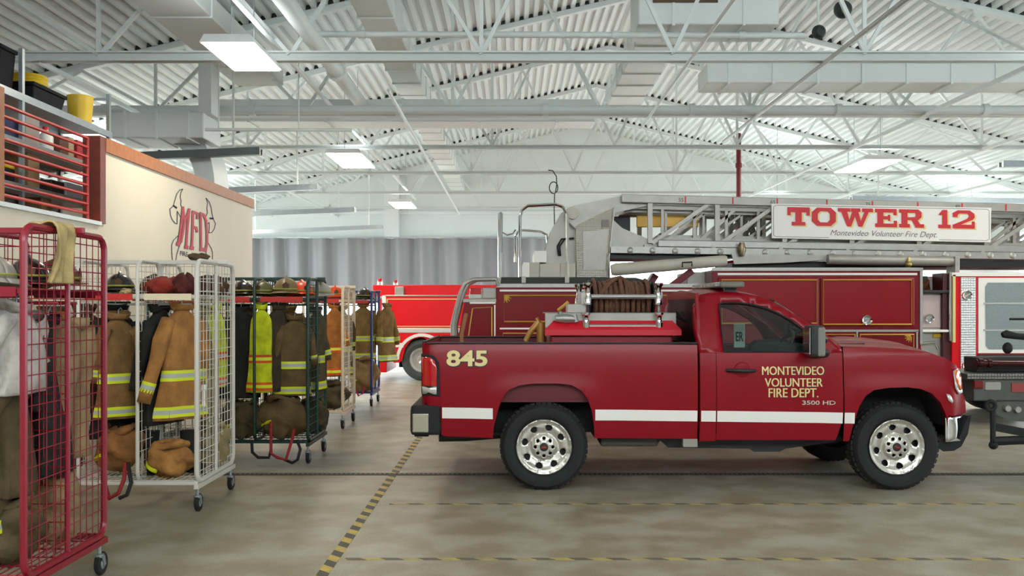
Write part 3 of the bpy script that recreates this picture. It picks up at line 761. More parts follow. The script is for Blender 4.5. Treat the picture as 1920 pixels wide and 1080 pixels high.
# rear end, bed
b = MB(); b.box(px_(790), px_(797), PY + .08, 2 * PC - PY - .08, pz_(765), pz_(643)); b.build('tailgate', M_truck, pk, bevel=.01)
b = MB(); b.box(px_(790), px_(797), PY + .09, 2 * PC - PY - .09, pz_(643), pz_(640)); b.box(px_(798), px_(1309), PY + .015, PY + .1, pz_(645), pz_(642)); b.box(px_(798), px_(1309), 2 * PC - PY - .1, 2 * PC - PY - .02, pz_(645), pz_(642)); b.build('bed_rail_cap', M_dark, pk, bevel=.006)
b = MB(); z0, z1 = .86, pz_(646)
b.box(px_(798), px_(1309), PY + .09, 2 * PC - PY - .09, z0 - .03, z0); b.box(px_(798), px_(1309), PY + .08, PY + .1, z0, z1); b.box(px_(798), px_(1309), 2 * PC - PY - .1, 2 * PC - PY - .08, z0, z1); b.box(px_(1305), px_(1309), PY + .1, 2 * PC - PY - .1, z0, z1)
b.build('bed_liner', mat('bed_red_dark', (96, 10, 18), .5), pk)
b = MB(); b.box(px_(770), px_(826), PY - .01, 2 * PC - PY + .01, pz_(816), pz_(760)); b.build('rear_bumper', M_black, pk, bevel=.025)
b = MB(); b.box(px_(773), px_(804), PY - .018, 2 * PC - PY + .018, pz_(811), pz_(775)); b.box(px_(768.5), px_(773), PY + .02, 2 * PC - PY - .02, pz_(811), pz_(768)); b.build('bumper_plate', mat('bumper_metal', (206, 200, 184), .2, metal=.9), pk, bevel=.012)
b = MB(); b.box(px_(776), px_(802), PY + .05, PY + .6, pz_(820), pz_(814)); b.build('step_pad', M_black, pk)
# wheel wells, chassis
for (wx, wz), arch in ((WR, ARCH_R), (WF, ARCH_F)):
    for far in (0, 1):
        b = MB(); y0 = PY + .05; y1 = PY + .46
        if far: y0, y1 = 2 * PC - y1, 2 * PC - y0
        r = [(px_(x) + (.0), pz_(y) + .0) for x, y in arch]
        vs = [(x, y, z) for x, z in r for y in (y0, y1)]; b.add(vs, [(2 * i, 2 * i + 1, 2 * i + 3, 2 * i + 2) for i in range(len(r) - 1)])
        yy = y1 if not far else y0; b.add([(x, yy, z) for x, z in r], [tuple(range(len(r)))]); b.build('wheel_well', M_black, pk)
b = MB(); b.prism([(px_(x), pz_(y)) for x, y in ((1116, 820), (1130, 830), (1135, 842), (1240, 842), (1248, 834), (1262, 848), (1420, 850), (1428, 856), (1478, 856), (1490, 850), (1520, 846), (1592, 836), (1596, 820))], PY + .3, 2 * PC - PY - .3); b.build('underbody', M_dark, pk)
b = MB(); b.box(px_(1130), px_(1240), PY + .2, PY + .7, pz_(843), pz_(824)); b.build('fuel_tank', mat('tank_grey', (74, 70, 64), .6), pk, bevel=.02)
b = MB(); b.box(px_(1282), px_(1309), PY + .03, PY + .1, pz_(839), pz_(824)); b.build('mud_bracket', mat('bracket_grey', (150, 146, 138), .5), pk)
b = MB(); b.tube([(px_(818), PY + .35, pz_(828)), (px_(870), PY + .4, pz_(829)), (px_(945), PY + .5, pz_(827))], [.05, .048, .04], 14); b.build('exhaust_pipe', M_dark, pk)
b = MB(); b.box(px_(840), px_(1600), PC - .5, PC - .4, .52, .66); b.box(px_(840), px_(1760), PC + .4, PC + .5, .52, .66)
b.tube([(WR[0], PY + .2, WR[1]), (WR[0], 2 * PC - PY - .2, WR[1])], .06, 10); b.tube([(WF[0], PY + .2, WF[1]), (WF[0], 2 * PC - PY - .2, WF[1])], .06, 10); b.ball((WR[0], PC, WR[1]), .18, .18, .18); b.build('chassis', M_dark, pk)
# white stripe
for x0, x1 in ((829, 924), (1116, 1308), (1315, 1342.5), (1345, 1579.5), (1583, 1602)):
    b = MB(); n = 14
    def f(u, v): x = x0 + u * (x1 - x0); yt = 764 + (x - 829) * .0125; return sp(x, yt + 20.5 * (1 - v), .004)
    b.grid(f, n, 3); b.build('white_stripe', M_sign, pk)
# lettering
def lettering(body, x0, x1, y0, y1, m, name='lettering', bold=.03, rim=.0, shear=0):
    b = MB()
    if rim:
        V, T = text2d(body, x0 - rim * .6, x1 + rim * .6, -y1 - rim * .6, -y0 + rim * .6, bold + (.03 if rim > 1 else 0), shear); b.add([sp(v[0] + .8, -v[1] + .8, .004) for v in V], T, 1)
    for dx in ((-.35, .35) if rim < 1 and rim else (0,)):
        V, T = text2d(body, x0, x1, -y1, -y0, bold, shear); b.add([sp(v[0] + dx, -v[1], .007 + dx * .001) for v in V], T, 0)
    return b.build(name, [m, M_ink], pk)
lettering('845', 837, 914, 657, 687, M_gold_l, 'unit_number', .03, 1.8)
lettering('MONTEVIDEO', 1429, 1545, 687, 703, M_gold_l, bold=0, rim=.8)
lettering('VOLUNTEER', 1434, 1542, 709, 725, M_gold_l, bold=0, rim=.8)
lettering('FIRE DEPT.', 1441, 1534, 728, 745, M_gold_l, bold=0, rim=.8)
lettering('3500 HD', 1504, 1566, 751, 759, M_chrome, 'badge', .02)
# handle, mirror
b = MB(); b.tube([sp(1362, 694, .012), sp(1372, 694, .045), sp(1400, 695, .045), sp(1416, 695, .012)], [.014, .018, .018, .014], 10); b.build('door_handle', M_dark, pk)
b = MB(); b.lathe([(.001, .012), (.07, .006), (.078, -.002)], sp(1392, 694, .0), (0, -1, 0), 20); b.build('handle_recess', M_truck, pk)
mr = MB(); mr.box(px_(1504), px_(1530), PY - .27, PY - .03, pz_(667), pz_(609)); mo = mr.build('mirror', M_dark, pk, bevel=.03)
b = MB(); b.box(px_(1502.5), px_(1504), PY - .25, PY - .05, pz_(662), pz_(614)); b.build('mirror_glass', M_chrome, mo)
b = MB(); b.box(px_(1516), px_(1531), PY - .276, PY - .2, pz_(666), pz_(612)); b.build('mirror_trim', mat('mirror_trim_grey', (120, 122, 116), .4), mo, bevel=.02)
b = MB(); b.tube([(px_(1528), PY - .1, pz_(632)), (px_(1548), PY + .0, pz_(636)), (px_(1550), PY + .06, pz_(640))], .025, 8); b.tube([(px_(1528), PY - .1, pz_(660)), (px_(1548), PY + .0, pz_(662)), (px_(1550), PY + .06, pz_(664))], .04, 8); b.build('mirror_arm', M_dark, mo)
# cab interior
M_seat = mat('seat_grey', (74, 92, 90), .8, var=.1); M_dash = mat('dash_black', (28, 32, 32), .7)
b = MB(); b.box(px_(1316), px_(1580), PY + .12, 2 * PC - PY - .12, .62, .7); b.build('cab_floor', M_dash, pk)
b = MB(); b.prism([(px_(x), pz_(y)) for x, y in ((1500, 740), (1495, 668), (1510, 656), (1575, 652), (1578, 740))], PY + .14, 2 * PC - PY - .14); b.build('dashboard', M_dash, pk, bevel=.03)
for yc in (PY + .5, PC + .5):
    b = MB(); b.prism([(px_(x), pz_(y)) for x, y in ((1352, 745), (1330, 640), (1336, 622), (1350, 622), (1366, 690), (1430, 700), (1438, 712), (1430, 740))], yc - .26, yc + .26); b.build('seat', M_seat, pk, bevel=.04)
    b = MB(); b.box(px_(1336), px_(1352), yc - .13, yc + .13, pz_(618), pz_(588)); b.build('headrest', M_seat, pk, bevel=.03)
b = MB(); c = Vector((XX(1470, PC + .45), PC + .45, pz_(662))); ax = Vector((-.9, 0, .45)).normalized(); u, w = frame_of(ax)
b.tube([c + (u * math.cos(k * .314) + w * math.sin(k * .314)) * .19 for k in range(20)], .017, 8, closed=True); b.tube([c - u * .18, c, c + u * .18], .015, 6); b.tube([c, c - ax * .3], .03, 8); b.build('steering_wheel', M_dash, pk)
YK = PC + .3; b = MB(); b.box(XX(1376, YK), XX(1397, YK), YK, YK + .03, ZZ(652, YK), ZZ(607, YK)); tg = b.build('hanging_card', M_sign, pk, bevel=.008)
V, T = text2d('ER', 1379, 1394, -640, -622, .03); b = MB(); b.add([(XX(v[0], YK), YK - .003, ZZ(-v[1], YK)) for v in V], T); b.build('card_lettering', M_ink, tg)
# light bar
b = MB(); xl0, xl1 = px_(1362), px_(1409); yl0, yl1 = PY + .25, 2 * PC - PY - .25
b.box(xl0, xl1, yl0, yl1, 1.925, 1.985); lb = b.build('light_bar', mat('lightbar_grey', (120, 116, 106), .3, var=.3, scale=9), pk, bevel=.02)
for k in range(7):
    yy = yl0 + .06 + k * .2; b = MB(); b.box(xl0 - .012, xl1 + .012, yy, yy + .14, 1.935, 1.978); b.build('lens', M_chrome if k == 0 else mat('lens_grey', (150, 146, 136), .2, coat=.5), lb, bevel=.008)
for yy in (yl0 + .1, yl1 - .16): b = MB(); b.box(xl0 + .06, xl1 - .06, yy, yy + .06, 1.875, 1.925); b.build('mount', M_dark, lb)
# wheels
def make_wheel():
    w = bpy.data.objects.new('wheel', None); COL.objects.link(w)
    b = MB(); b.lathe([(.262, .02), (.285, -.005), (.33, -.02), (.375, -.012), (.398, .02), (.41, .06), (.412, .13), (.41, .2), (.398, .24), (.33, .27), (.26, .25)], (0, 0, 0), (0, 1, 0), 64, close=True)
    for k in range(48):
        a = k * math.pi / 24
        for s0 in (.035, .135):
            a2 = a + (.03 if s0 > .1 else 0); c = Vector((.41 * math.cos(a2), s0 + .045, .41 * math.sin(a2)))
            m = Matrix(((math.cos(a2), 0, -math.sin(a2)), (0, 1, 0), (math.sin(a2), 0, math.cos(a2)))).to_3x3()
            b.obox(c, (.009, .035, .018), m)
    b.build('tyre', M_tyre, w)
    holes = []
    for k in range(8):
        a = math.radians(22.5 + 45 * k + 8); c = (.183 * math.cos(a), .183 * math.sin(a)); h = []
        for i in range(14):
            t = i * 2 * math.pi / 14; rr, tt = .03 * math.cos(t), .033 * math.sin(t) * (1 + .25 * math.cos(t))
            h.append((c[0] + rr * math.cos(a) - tt * math.sin(a), c[1] + rr * math.sin(a) + tt * math.cos(a)))
        holes.append(h)
        a = math.radians(45 * k); c = (.083 * math.cos(a), .083 * math.sin(a)); holes.append([(c[0] + .0165 * math.cos(i * .628), c[1] + .0165 * math.sin(i * .628)) for i in range(10)])
    out = [(.262 * math.cos(i * math.pi / 36), .262 * math.sin(i * math.pi / 36)) for i in range(72)]
    V, T = cdt(out, holes, .021)
    prof = [(0, .0), (.05, 0), (.07, .004), (.105, .008), (.118, .04), (.135, .052), (.16, .03), (.2, .018), (.228, .03), (.243, .012), (.255, -.006), (.262, 0.0)]
    b = MB(); b.add([(v[0], lerp_poly(prof, math.hypot(*v)), v[1]) for v in V], T, 0, True); b.build('rim', mat('polished_wheel', (206, 202, 192), .34, metal=.75), w, solid=.006, angle=1.2)
    b = MB(); b.lathe([(.26, .005), (.255, .2)], (0, 0, 0), (0, 1, 0), 40); b.lathe([(.001, .09), (.25, .09)], (0, 0, 0), (0, 1, 0), 30); b.build('brake_drum', M_dark, w)
    b = MB(); b.lathe([(.001, -.016), (.036, -.014), (.042, .0), (.042, .01)], (0, 0, 0), (0, 1, 0), 24); cp = b.build('centre_cap', M_dark, w)
    V, T = text2d('GMC', -.027, .027, -.009, .009, .04); b = MB(); b.add([(v[0], -.0175, v[1]) for v in V], T); b.build('cap_emblem', M_redlens, cp)
    return w
wh = make_wheel(); wh.parent = pk; L = Vector(pk.location)
wh.location = Vector((WR[0], PY + .005, WR[1])) - L
for p, rz, ry in (((WF[0], PY + .005, WF[1]), 0, .35), ((WR[0], 2 * PC - PY - .005, WR[1]), math.pi, .2), ((WF[0], 2 * PC - PY - .005, WF[1]), math.pi, .1)):
    c = copy_tree(wh, pk); c.location = Vector(p) - L; c.rotation_euler = (0, ry if rz == 0 else -ry, rz)

# ---- what rides in the bed
def bx(px, Y): return XX(px, Y)
YS = 9.55                                           # near face of the slip-in unit
sk = thing('slip_in_fire_unit', 'red tank unit with grey panel and chrome rollers in the pickup bed', 'fire unit', (bx(1148, YS), 10.1, .87))
M_skid = mat('skid_red', (206, 22, 44), .4)
b = MB(); b.box(bx(1032, YS), bx(1262, YS), YS, 10.62, .863, ZZ(627, YS)); b.build('tank', mat('tank_red', (140, 14, 34), .45), sk, bevel=.02)
z0, z1 = ZZ(629, YS - .06), ZZ(597, YS + .1)
v = [(bx(1022, YS), YS - .06, z0), (bx(1276, YS), YS - .06, z0), (bx(1276, YS), 10.66, z0), (bx(1022, YS), 10.66, z0), (bx(1022, YS), YS - .06, z0 + .055), (bx(1276, YS), YS - .06, z0 + .055), (bx(1276, YS), 10.66, z0 + .055), (bx(1022, YS), 10.66, z0 + .055),
     (bx(1042, YS), YS + .1, z1), (bx(1260, YS), YS + .1, z1), (bx(1260, YS), 10.55, z1), (bx(1042, YS), 10.55, z1)]
b = MB(); b.add(v, [(3, 2, 1, 0), (0, 1, 5, 4), (1, 2, 6, 5), (2, 3, 7, 6), (3, 0, 4, 7), (4, 5, 9, 8), (5, 6, 10, 9), (6, 7, 11, 10), (7, 4, 8, 11), (8, 9, 10, 11)]); b.build('tank_lid', M_skid, sk)
Y2 = 9.62
b = MB(); b.box(bx(1022, Y2), bx(1268, Y2), Y2, Y2 + .03, ZZ(614, Y2), ZZ(586, Y2)); b.box(bx(1022, Y2), bx(1268, Y2), Y2, Y2 + .75, ZZ(588, Y2), ZZ(586, Y2)); b.build('side_panel', M_steel, sk, bevel=.004)
b = MB(); b.box(bx(1064, Y2), bx(1100, Y2), Y2 + .05, Y2 + .3, ZZ(588, Y2), ZZ(570, Y2)); b.build('control_box', M_steel, sk, bevel=.01)
b = MB(); yv = Y2 - .04
b.tube([W(1042, 597, yv), W(1060, 597, yv), W(1077, 598, yv)], [.035, .05, .04], 14); b.tube([W(1050, 592, yv), W(1050, 584, yv)], .018, 8); b.tube([W(1076, 590, yv), W(1080, 604, yv)], .03, 10); b.build('valve', M_alu, sk)
def roller(py0, py1, Y, xs, bar):
    """Two chrome corner posts with a roller between them."""
    for x in xs:
        b = MB(); c = W(x, py1, Y); h = (py1 - py0) * Y / F
        b.lathe([(.001, 0), (.04, 0), (.04, h * .38), (.03, h * .42), (.024, h * .6), (.03, h * .8), (.045, h * .88), (.045, h), (.001, h)], c, (0, 0, 1), 18); b.build('roller_post', M_chrome, sk)
    b = MB(); b.tube([W(xs[0] + 6, bar, Y), W(xs[1] - 6, bar, Y)], .022, 12); b.build('roller', M_alu, sk)
roller(586, 616, Y2 - .06, (1099, 1236), 612)
# hose reel
YR = 9.95; rc = W(1163, 562, YR)
rl = thing('hose_reel', 'chrome hose reel wound with brown hose on the pickup tank unit', 'hose reel', (rc.x, YR, ZZ(586, Y2)))
xa, xc = bx(1104, YR), bx(1222, YR)
b = MB()
for x in (xa, xc): b.lathe([(.001, -.008), (.2, -.008), (.205, 0), (.2, .008), (.001, .008)], (x, YR, rc.z), (1, 0, 0), 36)
b.build('reel_disc', M_dark, rl)
b = MB(); b.lathe([(.09, 0), (.09, xc - xa)], (xa, YR, rc.z), (1, 0, 0), 24); b.build('drum', M_dark, rl)
b = MB(); n = 13; pts = []
for layer, rad, cnt in ((0, .12, 13), (1, .155, 12), (2, .185, 11)):
    for k in range(cnt * 16):
        t = k / 16; x = xa + .03 + (xc - xa - .06) * ((t / cnt) if layer % 2 == 0 else 1 - t / cnt)
        rr = rad + .012 * math.sin(t * 2.3 + layer) + (.0 if layer < 2 else .015 * math.sin(t * 5.1))
        pts.append((x, YR + rr * math.cos(2 * math.pi * t), rc.z + rr * math.sin(2 * math.pi * t)))
b.tube(pts, .021, 7)
top = [W(1126, 556, YR - .2), W(1133, 543, YR - .17), W(1143, 531, YR - .1), W(1155, 523, YR - .04), W(1163, 521, YR - .02), W(1172, 526, YR - .06), W(1180, 540, YR - .14), W(1184, 560, YR - .21)]
b.tube(top, .026, 8); b.tube([p + Vector((-.05, .06, -.01)) for p in top], .026, 8); b.tube([p + Vector((.04, .05, -.02)) for p in top], .024, 8)
b.build('wound_hose', M_hose, rl)
for x0 in (1092, 1228):
    b = MB()
    for yy in (YR - .26, YR + .2):
        b.tube([(bx(x0, YR), yy, ZZ(588, Y2)), (bx(x0, YR), yy, ZZ(545, YR))], .022, 8)
    b.box(bx(x0 - 7, YR), bx(x0 + 7, YR), YR - .28, YR + .22, ZZ(572, YR), ZZ(548, YR)); b.build('reel_frame', M_alu, rl, bevel=.01)
    for i, (yy, d) in enumerate(((YR - .3, 6 if x0 < 1150 else -2), (YR + .2, -4 if x0 < 1150 else -14))):
        b = MB(); c = Vector((bx(x0 + d, YR), yy, ZZ(566, YR))); b.lathe([(.001, -.03), (.04, -.03), (.04, .03), (.03, .05), (.026, .1), (.034, .15), (.048, .165), (.05, .19), (.001, .19)], c, (0, 0, 1), 18); b.build('guide_post', M_chrome, rl)
b = MB(); b.tube([(bx(1104, YR), YR - .3, ZZ(556, YR - .3)), (bx(1222, YR), YR - .3, ZZ(556, YR - .3))], .024, 12); b.build('guide_roller', M_alu, rl)
# loose gear in the bed
def coil(name, label, cat, c, r, n, rr, m, flat=.6, seed=1):
    q = random.Random(seed); b = MB(); pts = []
    for k in range(n * 14):
        a = k / 14 * 2 * math.pi; k2 = r * (.75 + .25 * math.sin(k * .13 + seed)); pts.append((c[0] + k2 * math.cos(a), c[1] + k2 * flat * math.sin(a), c[2] + rr + k / (n * 14) * rr * n * .9))
    b.tube(pts, rr, 7); return tag(b.build(name, m, origin=c), label, cat)
coil('hose_coil', 'coiled dark hose lying in the pickup bed beside the tank unit', 'hose', (bx(968, 9.6), 9.7, .865), .2, 9, .04, mat('hose_dark', (70, 62, 44), .9, var=.4, scale=20), seed=3)
b = MB(); b.tube([W(985, 640, 9.75), W(996, 620, 9.75), W(1010, 604, 9.75), W(1006, 596, 9.75)], [.028, .03, .034, .02], 10); b.tube([W(1014, 605, 9.75), W(1014, 660, 9.75), (bx(1014, 9.75), 9.75, .87)], .045, 10); tag(b.build('fire_nozzle', mat('brass_nozzle', (168, 124, 60), .4, metal=.3), origin=(bx(1012, 9.75), 9.75, .87)), 'tan pistol-grip nozzle standing in the pickup bed beside the tank', 'nozzle')
b = MB(); b.tube([(bx(862, 10.4), 10.4, .865), W(866, 625, 10.45), W(874, 588, 10.5)], .022, 8); tag(b.build('tool_handle', mat('wood_handle', (150, 96, 58), .6), origin=(bx(862, 10.4), 10.4, .865)), 'wooden tool handle leaning up in the back of the pickup bed', 'tool')
b = MB(); b.tube([(bx(1050, 9.9), 10.25, ZZ(588, Y2) + .03), W(1062, 570, 10.2), W(1066, 566, 10.2)], .02, 8); tag(b.build('hose_end', M_gold, origin=(bx(1050, 9.9), 10.25, ZZ(588, Y2))), 'yellow hose end lying behind the grey control box', 'hose')
b = MB(); yv = 9.8
for k in range(3): b.tube([W(1258 + 10 * k, 585, yv + .1), W(1275 + 8 * k, 598 + 4 * k, yv), W(1296, 606 + 5 * k, yv), W(1303, 640, yv + .2)], .012, 7)
tag(b.build('cable_bundle', mat('cable_black', (30, 30, 30), .5), origin=W(1280, 640, yv)), 'dark cables draped between the tank unit and cab window', 'cable')
# ---------------------------------------------------------------- the ladder truck
TYN = 14.0; TW = 2.5; TF = TYN + TW
def tx(p): return XX(p, TYN)
def tz(p): return ZZ(p, TYN)
tt = thing('ladder_truck', 'maroon ladder truck with silver ladder behind the pickup', 'fire truck', (tx(1300), TYN + TW / 2, 0))
M_rope = M_gold
def body(name, x0, x1, y0, y1, m, d0=0.0, d1=TW, bev=.012, parent=tt):
    b = MB(); b.box(tx(x0), tx(x1), TYN + d0, TYN + d1, tz(y1), tz(y0)); return b.build(name, m, parent, bevel=bev)
def strip(name, x0, x1, y0, y1, m, out=.012, parent=tt):
    b = MB(); b.box(tx(x0), tx(x1), TYN - out, TYN + .01, tz(y1), tz(y0)); return b.build(name, m, parent)
def border(x0, y0, x1, y1, pts=None, w=.011, parent=tt, m=None):
    p = pts or [(x0, y0), (x1, y0), (x1, y1), (x0, y1)]
    b = MB(); b.tube([(tx(a), TYN - .01, tz(c)) for a, c in p], w, 6, closed=True); return b.build('gold_border', m or M_rope, parent)
def ornament(x, y, sx=1, sy=1, parent=tt):
    b = MB()
    for k in range(5):
        a = math.radians(-10 + k * 27); b.tube([(tx(x), TYN - .012, tz(y)), (tx(x + sx * 12 * math.cos(a)), TYN - .014, tz(y + sy * 12 * math.sin(a)))], [.022, .006], 6)
    b.build('corner_ornament', M_gold, parent)
# rear body
body('rear_body', 931, 1338, 538, 790, M_maroon)
strip('top_trim', 931, 1338, 532, 539, M_alu, .02); strip('white_line', 937, 1338, 543, 546.5, M_sign); strip('white_line', 937, 1075, 614.5, 617.5, M_sign)
border(945, 554, 1250, 603); ornament(947, 556); border(943, 625, 1250, 690)
# tapered tail
b = MB(); b.prism([(tx(x), tz(y)) for x, y in ((872, 568), (931, 568), (931, 790), (852, 790), (856, 660))], TYN, TF); b.build('tail_body', M_maroon, tt, bevel=.012)
border(0, 0, 0, 0, [(886, 578), (922, 576), (922, 640), (877, 640)]); strip('white_line', 926.5, 929, 572, 660, M_sign); strip('white_line', 881, 929, 566.5, 569.5, M_sign)
body('tail_ledge', 868, 931, 560, 568, M_steel); body('tail_box', 904, 931, 539, 560, M_steel, .1, 1)
tlb = body('tail_lamp', 879, 903, 546, 560, M_clear, .05, .4); body('tail_lamp_lens', 881, 902, 540, 552, M_redlens, .04, .41, parent=tlb)
for d, o in ((-.02, 0), (.25, 5)):
    b = MB(); b.tube([(tx(851 + o), TYN + d, tz(660)), (tx(848 + o), TYN + d, tz(610)), (tx(856 + o), TYN + d, tz(576)), (tx(864 + o), TYN + d, tz(548)), (tx(872 + o), TYN + d, tz(532)), (tx(888 + o), TYN + d, tz(524)), (tx(930), TYN + d, tz(523)), (tx(934), TYN + d, tz(536))], .03, 10); b.build('hand_rail', M_alu, tt)
# forward body
body('forward_body', 1335, 1727, 506, 790, M_maroon, -.02)
strip('top_trim', 1335, 1728, 502, 508, M_alu, .05); strip('white_line', 1345, 1718, 512, 516, M_sign, .034)
d1 = body('locker_door', 1345, 1533, 521, 611, M_truck, -.05, .1); d2 = body('locker_door', 1537, 1712, 521, 611, M_truck, -.05, .1)
def border2(p0, p1, q0, q1, par, drop=None):
    b = MB(); c = [(p0, p1), (q0, p1), (q0, q1), (p0, q1)]
    b.tube([(tx(a), TYN - .06, tz(e)) for a, e in c], .012, 6, closed=True); b.build('gold_border', M_rope, par)
border2(1352, 525, 1529, 606, d1); border2(1541, 525, 1706, 608, d2); ornament(1702, 529, -1, 1, d2); ornament(1356, 530, 1, 1, d1)
def latch(x, y, par, Y=TYN - .06, r=.078):
    c = Vector((XX(x, Y), Y, ZZ(y, Y))); b = MB(); b.lathe([(.001, -.004), (r * .5, -.004), (r * .62, -.02), (r * .9, -.03), (r, -.012), (r, .01)], c, (0, 1, 0), 28); o = b.build('latch', M_chrome, par)
    b = MB(); b.tube([c + Vector((-r * .5, -.012, -r * .3)), c + Vector((r * .5, -.012, r * .3))], .012, 8); b.build('latch_bar', M_alu, o)
latch(1625, 600, d2)
strip('silver_line', 1535, 1720, 618, 622, M_alu, .04); strip('silver_line', 1604, 1607, 622, 690, M_alu, .04); strip('silver_line', 1716, 1719, 620, 690, M_alu, .04)
border2(1540, 627, 1600, 690, tt); border2(1610, 627, 1710, 690, tt); ornament(1706, 631, -1, 1)
strip('edge_trim', 1723, 1728, 505, 645, M_alu, .04)
# pump bay
body('pump_bay', 1727, 1787, 544, 790, M_steel, .12)
body('pump_shelf', 1727, 1778, 618, 623, M_sign, -.02, .3); body('pump_panel', 1729, 1770, 552, 615, mat('panel_rose', (196, 176, 174), .4), .1, .2)
latch(1742, 597, tt, TYN + .08, .07); body('yellow_plate', 1755, 1771, 626, 634, M_yellow, .1, .14)
body('pump_bar', 1729, 1780, 544, 550, M_dark, .0, .1); body('pump_post', 1770, 1787, 512, 790, mat('dark_maroon', (72, 12, 20), .4), .04, .4); body('pump_post', 1779, 1784, 510, 640, M_chrome, -.02, .02)
b = MB(); b.tube([(tx(1728), TYN + .05, tz(645)), (tx(1752), TYN + .0, tz(642)), (tx(1757), TYN - .02, tz(655))], .02, 8); b.build('pump_handle', M_chrome, tt)
# front locker with tread plate
body('front_locker', 1785, 2180, 516, 702, M_engine, .0); body('running_board', 1787, 2180, 702, 746, M_tread, -.02, .5); strip('top_trim', 1783, 2180, 511, 518, M_sign, .03); strip('edge_trim', 1785, 1790, 515, 642, M_gold_l, .03)
tp_ = strip('tread_panel', 1800, 1828, 520, 700, M_tread, .03); latch(1813, 554, tp_, TYN - .04, .075); latch(1813, 686, tp_, TYN - .04, .075)
strip('window_frame', 1833, 2150, 521, 662, M_sign, .03)
b = MB(); V, T = cdt([(1850, 530), (2100, 530), (2100, 655), (1852, 655), (1846, 648), (1845, 538)]); b.add([(tx(v[0]), TYN - .035, tz(v[1])) for v in V], T); b.build('mesh_window', mat('mesh_grey', (150, 160, 160), .35, metal=.4, var=.2, scale=60), tt)
for y in (569, 619): strip('window_bar', 1842, 2110, y - 1.5, y + 1.5, M_clear, .045)
strip('lower_panel', 1833, 2150, 664, 700, M_dark, .02)
body('chassis', 860, 1690, 770, 795, M_dark, .3, 2.2); body('chassis_front', 1690, 2180, 690, 745, M_dark, .6, 2.2)
# turntable deck, pedestal
b = MB(); b.prism([(tx(x), tz(y)) for x, y in ((938, 532), (940, 519), (1195, 520), (1218, 526), (1224, 535), (1210, 535))], TYN + .15, TF - .15); b.build('turntable_deck', mat('deck_black', (50, 54, 50), .7), tt)
for x in (982, 1064): b = MB(); b.box(tx(x - 4), tx(x + 4), TYN + .1, TYN + .16, tz(530), tz(518)); b.build('deck_bracket', M_steel, tt)
for x0, x1, y0, y1, m, d in ((981, 994, 490, 519, M_sign, .3), (994, 1013, 490, 519, M_beige, .31), (1013, 1052, 493, 519, M_beige, .28), (1052, 1082, 492, 519, M_beige, .3), (1003, 1027, 467, 490, M_sign, .4)):
    b = MB(); b.box(tx(x0), tx(x1), TYN + d, TYN + 1.6, tz(y1), tz(y0)); b.build('step_box', m, tt, bevel=.01)
arm = [(1026, 520), (1027, 462), (1040, 422), (1056, 394), (1068, 386), (1150, 372), (1150, 520)]
for d in (.55, 1.6):
    b = MB(); b.prism([(tx(x), tz(y)) for x, y in arm], TYN + d, TYN + d + .12); b.build('lift_arm_plate', M_steel, tt, bevel=.01)
V, T = None, None
b = MB(); b.prism([(tx(x), tz(y)) for x, y in ((1084, 420), (1156, 385), (1150, 430), (1142, 519), (1085, 519))], TYN + .35, TYN + .55); cp = b.build('control_stand', treadplate('tread_grey', (186, 178, 166), 40), tt, bevel=.008)
b = MB(); b.prism([(tx(x), tz(y)) for x, y in ((1096, 432), (1146, 426), (1138, 505), (1097, 505))], TYN + .335, TYN + .352); b.build('stand_door', M_steel, cp)
b = MB(); b.box(tx(1133), tx(1146), TYN + .32, TYN + .34, tz(422), tz(408)); b.build('stand_plate', mat('plate_grey', (128, 122, 116), .5), cp)
b = MB(); b.tube([(tx(1156), TYN + .33, tz(388)), (tx(1150), TYN + .33, tz(440)), (tx(1142), TYN + .33, tz(519))], .014, 6); b.build('stand_edge', M_alu, cp)
b = MB(); b.prism([(tx(x), tz(y)) for x, y in ((1064, 398), (1066, 388), (1080, 381), (1170, 363), (1230, 363), (1225, 378), (1160, 392), (1090, 418), (1084, 424), (1070, 410))], TYN + .4, TYN + 1.8); b.build('ladder_heel', M_steel, tt, bevel=.012)
b = MB(); b.lathe([(.001, -.02), (.09, -.02), (.09, .1), (.001, .1)], (tx(1077), TYN + .36, tz(395)), (0, 1, 0), 20); b.build('pivot_pin', M_beige, tt)
b = MB()
for k in range(2): b.tube([(tx(1080), TYN + .5, tz(442)), (tx(1062 - 6 * k), TYN + .45, tz(444)), (tx(1052 - 4 * k), TYN + .45, tz(458)), (tx(1054 - 3 * k), TYN + .5, tz(476))], .014, 6)
b.build('hydraulic_hose', M_black, tt)
# turntable rails
def rail(pts, d, r=.024, m=M_chrome): b = MB(); b.tube([(tx(x), TYN + d, tz(y)) for x, y in pts], r, 8); b.build('deck_rail', m, tt)
rail([(975, 519), (975, 404), (979, 392), (990, 384), (1042, 381), (1056, 386), (1065, 400), (1066, 519)], .15); rail([(967, 480), (967, 425), (972, 416), (984, 412), (1020, 415), (1034, 422), (1036, 440)], 1.9, .02)
rail([(936, 519), (936, 398)], .15); rail([(938, 519), (940, 396), (937, 394)], .35, .02); rail([(940, 425), (950, 431), (962, 428), (967, 420)], 1.0, .012)
